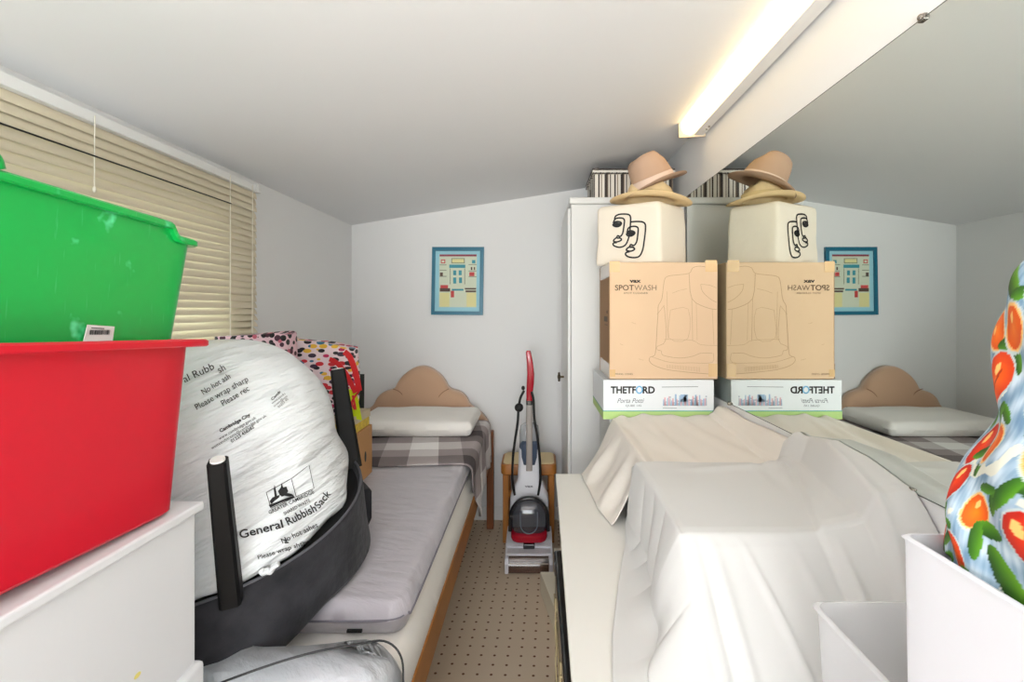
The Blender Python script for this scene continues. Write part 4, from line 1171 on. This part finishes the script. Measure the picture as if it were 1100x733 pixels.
# uv: arc length around (m), height
fruits = []
rr_ = random.Random(21)
PERI = 2 * math.pi * .17
for i in range(21):
    for j in range(10):
        u_ = (i + .5 * (j % 2) + rr_.uniform(-.22, .22)) * PERI / 21; v_ = 1.04 + (j + rr_.uniform(-.2, .2)) * .049
        kind = rr_.choice(['pepper', 'orange', 'orange', 'pepper', 'orange', 'tomato', 'leaf'])
        fruits.append((u_, v_, kind, rr_.uniform(-1.2, 1.2), rr_.uniform(.85, 1.2), rr_.random()))
bins = {}
for f_ in fruits: bins.setdefault(int(f_[0] / .06), []).append(f_)
def colour(u_, v_):
    n1_ = noise.noise(Vector((u_ * 60, v_ * 60, 0)))
    base = Vector((.42, .55, .66)).lerp(Vector((.80, .86, .90)), max(0, min(1, .5 + .9 * n1_ + .5 * noise.noise(Vector((u_ * 260, v_ * 40, 3))))))
    w_ = noise.noise(Vector((u_ * 30, v_ * 30, 9)))
    if w_ > .28: base = Vector((.88, .88, .82))
    res = base
    k0 = int(u_ / .06)
    for kk in (k0 - 1, k0, k0 + 1):
        for (fu, fv, kind, ang, s, rn) in bins.get(kk, ()):
            dx_, dy_ = u_ - fu, v_ - fv
            if abs(dx_) > .06 or abs(dy_) > .06: continue
            ca, sa_ = math.cos(ang), math.sin(ang)
            a_, b2 = (dx_ * ca + dy_ * sa_) / s, (-dx_ * sa_ + dy_ * ca) / s
            # leaves at the stem
            for (lx, ly, la) in ((.006, .030, .9), (-.010, .028, -.7)):
                l1, l2 = a_ - lx, b2 - ly
                m1_, m2_ = l1 * math.cos(la) + l2 * math.sin(la), -l1 * math.sin(la) + l2 * math.cos(la)
                if (m1_ / .006) ** 2 + (m2_ / .015) ** 2 < 1:
                    res = Vector((.10, .28, .03)).lerp(Vector((.35, .60, .08)), max(0, min(1, .5 + m1_ * 80)))
            if kind == 'leaf':
                if (a_ / .008) ** 2 + (b2 / .022) ** 2 < 1: res = Vector((.06, .20, .02)).lerp(Vector((.40, .62, .10)), max(0, min(1, .5 + a_ * 60)))
                continue
            rx_, ry2 = {'pepper': (.0165, .025), 'orange': (.018, .021), 'tomato': (.014, .0185)}[kind]
            wav = 1 + .06 * math.sin(3 * math.atan2(b2, a_))
            d = math.sqrt((a_ / rx_) ** 2 + (b2 / ry2) ** 2) / wav
            if d < 1:
                c_out = {'pepper': Vector((.85, .24, .02)), 'orange': Vector((.88, .32, .02)), 'tomato': Vector((.75, .11, .01))}[kind]
                c_in = {'pepper': Vector((.98, .42, .03)), 'orange': Vector((1.0, .50, .05)), 'tomato': Vector((.95, .26, .03))}[kind]
                res = c_out.lerp(c_in, max(0, 1 - d * 1.1))
                if kind == 'orange' and d > .88: res = Vector((.95, .75, .45))
                if kind == 'pepper' and abs(a_) < .0012 and b2 < .01: res = c_out * .8
                if (a_ + .005) ** 2 / .00001 + (b2 - .006) ** 2 / .00003 < 1: res = Vector((1, .78, .45))
            elif d < 1.1: res = Vector((.75, .80, .80))
    return (res.x, res.y, res.z, 1)
vcol = {}
for ri, rg in enumerate(vs):
    for k, v in enumerate(rg):
        vcol[v] = colour(k / NC * PERI, v.co.z)
for f_ in fb.faces:
    for l in f_.loops: l[lay] = vcol[l.vert]
FM = bpy.data.materials.new('fruit_print_cloth'); FM.use_nodes = True; nt = FM.node_tree; b = nt.nodes['Principled BSDF']; b.inputs['Roughness'].default_value = .6
ca_ = nt.nodes.new('ShaderNodeVertexColor'); ca_.layer_name = 'print'; nt.links.new(ca_.outputs[0], b.inputs['Base Color'])
tco = nt.nodes.new('ShaderNodeTexCoord'); nz = nt.nodes.new('ShaderNodeTexNoise'); nz.inputs['Scale'].default_value = 22; nt.links.new(tco.outputs['Object'], nz.inputs['Vector'])
bpx = nt.nodes.new('ShaderNodeBump'); bpx.inputs['Strength'].default_value = .5; bpx.inputs['Distance'].default_value = .01; nt.links.new(nz.outputs[0], bpx.inputs['Height']); nt.links.new(bpx.outputs[0], b.inputs['Normal'])
fo = obj('fruit_print_bundle', fb, FM, smooth=True)
tag(fo, 'bulging pale blue cloth bundle printed with oranges and peppers in the white box', 'cloth bundle')

# ------------------------------------------------------------------ stool
so_ = thing('stool', (-.04, 2.70, 0), 'small orange wood stool with cream cane seat behind the carpet washer', 'stool')
SX0, SX1, SY0, SY1 = -.205, .118, 2.57, 2.80
q = B(); loft(q, [rrect((SX0 + SX1) / 2, (SY0 + SY1) / 2, (SX1 - SX0) / 2 - e, (SY1 - SY0) / 2 - e, .035, z_, 5) for e, z_ in ((.006, .395), (0, .402), (0, .448), (.004, .456), (.012, .458))])
obj('seat_frame', q, PINE, so_, smooth=True, angle=40)
q = B(); loft(q, [rrect((SX0 + SX1) / 2, (SY0 + SY1) / 2, (SX1 - SX0) / 2 - e, (SY1 - SY0) / 2 - e, .03, z_, 5) for e, z_ in ((.012, .456), (.014, .462), (.03, .466))])
obj('seat_panel', q, mat('cane', (228, 206, 160), .7, bump=(120, .4, .003)), so_)
for x in (SX0 + .012, SX1 - .047):
    for y in (SY0 + .012, SY1 - .045):
        q = B(); box(q, x, x + .034, y, y + .034, 0, .40, .005); obj('leg', q, PINE, so_)
q = B(); box(q, SX0 + .04, SX1 - .04, SY0 + .018, SY0 + .036, .265, .295, .004); obj('stretcher', q, PINE, so_)
q = B(); box(q, SX0 + .04, SX1 - .04, SY1 - .036, SY1 - .018, .20, .23, .004); obj('stretcher', q, PINE, so_)

# ------------------------------------------------------------------ upright carpet washer
vc = thing('carpet_washer', (-.04, 2.4, 0), 'white and grey upright carpet washer with red handle standing on the carpet', 'carpet washer')
VW = mat('washer_white', (214, 214, 220), .3)
VG = mat('washer_dark', (34, 34, 38), .25, coat=.3)
SMK = mat('smoked_plastic', (70, 72, 80), .08, alpha=.82, coat=.6)
VR = mat('washer_red', (176, 14, 40), .25, coat=.3)
VP = mat('pole_grey', (160, 152, 146), .4)
vcx = -.038
def vr(hx, hy, cy_, z_, r=.02, cx_=vcx): return rrect(cx_, cy_, hx, hy, r, z_, 5)
q = B()
# chassis: two side arms and rear hull
for s in (-1, 1):
    xo = vcx + s * .118
    loft(q, [[Vector((xo + s * a, y, z_)) for a, z_ in ((-.014, .006), (.004, .006), (.004, zt), (-.014, zt))] for y, zt in ((2.272, .055), (2.285, .075), (2.34, .10), (2.42, .13), (2.52, .13), (2.54, .08))])
loft(q, [[Vector((vcx + a, y, z_)) for a, z_ in ((-.112, zb), (.112, zb), (.112, zt), (-.112, zt))] for y, zb, zt in ((2.345, .095, .108), (2.38, .03, .125), (2.52, .01, .13), (2.54, .02, .08))])
loft(q, [[Vector((vcx + a, y, z_)) for a, z_ in ((-.112, .088), (.112, .088), (.112, .1), (-.112, .1))] for y in (2.29, 2.36)])
obj('floor_head', q, VW, vc, smooth=True, angle=30)
q = B(); loft(q, [[Vector((x, 2.275 + .045 * (1 - math.cos(a * math.pi / 16)) , .008 + .080 * math.sin(a * math.pi / 16))) for a in range(0, 9)] + [Vector((x, 2.345, .088)), Vector((x, 2.345, .008))] for x in (vcx - .103, vcx + .103)])
obj('brush_window', q, mat('brown_smoked', (96, 72, 62), .12, alpha=.85, coat=.5), vc, smooth=True, angle=60)
q = B(); tube(q, [(vcx - .10, 2.281, .052), (vcx + .10, 2.281, .052)], .0035, 8); obj('window_trim', q, mat('pale_trim', (190, 180, 172), .3), vc)
q = B(); box(q, vcx - .03, vcx + .03, 2.33, 2.36, .10, .125, .004); obj('latch', q, VG, vc)
q = B(); loft(q, [rrect(vcx, 2.40, .092, .062, .045, .13, 6), rrect(vcx, 2.40, .098, .068, .05, .145, 6), rrect(vcx, 2.40, .096, .066, .05, .165, 6), rrect(vcx, 2.40, .086, .056, .045, .172, 6)])
obj('red_collar', q, VR, vc, smooth=True, angle=40)
# dirty tank dome (dark smoked) with a darker hood behind
q = B()
dz_ = [(.150, .080, .052), (.18, .090, .060), (.22, .096, .064), (.27, .096, .064), (.295, .088, .058), (.32, .070, .046), (.336, .045, .03), (.342, .015, .01)]
loft(q, [rrect(vcx, 2.41 - .0 * z_, hx, hy, min(hx, hy) * .8, z_ + 0, 6) for z_, hx, hy in dz_]); obj('dirty_tank', q, SMK, vc, smooth=True)
q = B()
arc = [(vcx + .098 * math.cos(a) , 2.385, .238 + .106 * math.sin(a)) for a in [math.pi * k / 20 for k in range(21)]]
arc = [(vcx + .101, 2.385, .17)] + arc + [(vcx - .101, 2.385, .17)]
tube(q, arc, .0115, 10); obj('tank_handle', q, VG, vc, smooth=True)
q = B()
ring_ = [(vcx + .045 * math.cos(a), 2.3435, .225 + .05 * math.sin(a)) for a in [math.pi + math.pi * k / 12 for k in range(13)]]
tube(q, [(vcx - .045, 2.3435, .29)] + ring_ + [(vcx + .045, 2.3435, .29)], .003, 8); obj('tank_rim', q, mat('clear_trim', (130, 132, 140), .1), vc)
q = B()
loft(q, [vr(.100, .05, 2.47, .12), vr(.108, .05, 2.475, .22), vr(.104, .05, 2.48, .32), vr(.082, .05, 2.48, .385), vr(.064, .046, 2.485, .42), vr(.060, .042, 2.49, .50), vr(.058, .040, 2.495, .58), vr(.050, .034, 2.50, .60)])
obj('upper_body', q, VW, vc, smooth=True, angle=50)
q = text_bm('vax', lambda u, v: Vector((vcx - .024 + .046 * u, 2.4255, .386 + .014 * v)), bold=.02); obj('brand_lettering', q, mat('grey_print2', (90, 90, 98), .5), vc)
q = B(); loft(q, [vr(.050, .032, 2.50, .55, .03), vr(.056, .036, 2.50, .59, .03), vr(.055, .035, 2.50, .66, .03), vr(.050, .032, 2.505, .70, .03), vr(.03, .02, 2.505, .715, .018)])
obj('clean_tank', q, mat('clear_tank', (190, 192, 196), .1, alpha=.55), vc, smooth=True)
q = B(); loft(q, [vr(.052, .045, 2.488, .50, .04), vr(.058, .046, 2.49, .54, .04), vr(.056, .045, 2.49, .60, .04), vr(.044, .036, 2.49, .625, .03)])
obj('tank_water', q, mat('blue_grey_tank', (72, 84, 104), .15), vc, smooth=True)
q = B(); loft(q, [vr(.017, .012, 2.447, .47, .008), vr(.017, .014, 2.449, .60, .008), vr(.0165, .016, 2.46, .84, .008)]); obj('pole', q, VP, vc, smooth=True, angle=50)
q = B(); loft(q, [vr(.0175, .017, 2.46, .828, .008), vr(.0175, .017, 2.46, .858, .008)]); obj('pole_collar', q, VG, vc)
q = B()
hp = [(.852, -.038, 2.458, .016, .016), (.90, -.036, 2.458, .018, .018), (.95, -.032, 2.45, .020, .018), (1.0, -.030, 2.445, .0195, .017), (1.06, -.034, 2.44, .017, .015), (1.118, -.042, 2.435, .014, .013), (1.128, -.042, 2.435, .010, .010)]
loft(q, [rrect(x, y, hx, hy, .007, z_, 4) for z_, x, y, hx, hy in hp]); obj('handle', q, VR, vc, smooth=True, angle=50)
q = B()
def pq(px, py, Y_=2.43): return P(px, py, Y_)
tube(q, [pq(x, y) for x, y in smooth_pts([(563, 420), (559, 428), (557, 440), (556, 455), (553, 475), (551, 492), (550.5, 515), (553, 532)], 4)], .0085, 8, True, .8)
tube(q, [pq(x, y, 2.43) for x, y in smooth_pts([(571, 421), (573, 430), (574, 450), (577, 468), (579.5, 490), (580.5, 515), (578, 532)], 4)], .0085, 8, True, .8)
sphere(q, pq(557.5, 438, 2.42), (.024, .02, .024), 16, 10); sphere(q, pq(562, 417, 2.42), (.010, .010, .012), 12, 8)
obj('power_cable', q, mat('cable_black', (12, 12, 14), .5), vc, smooth=True)
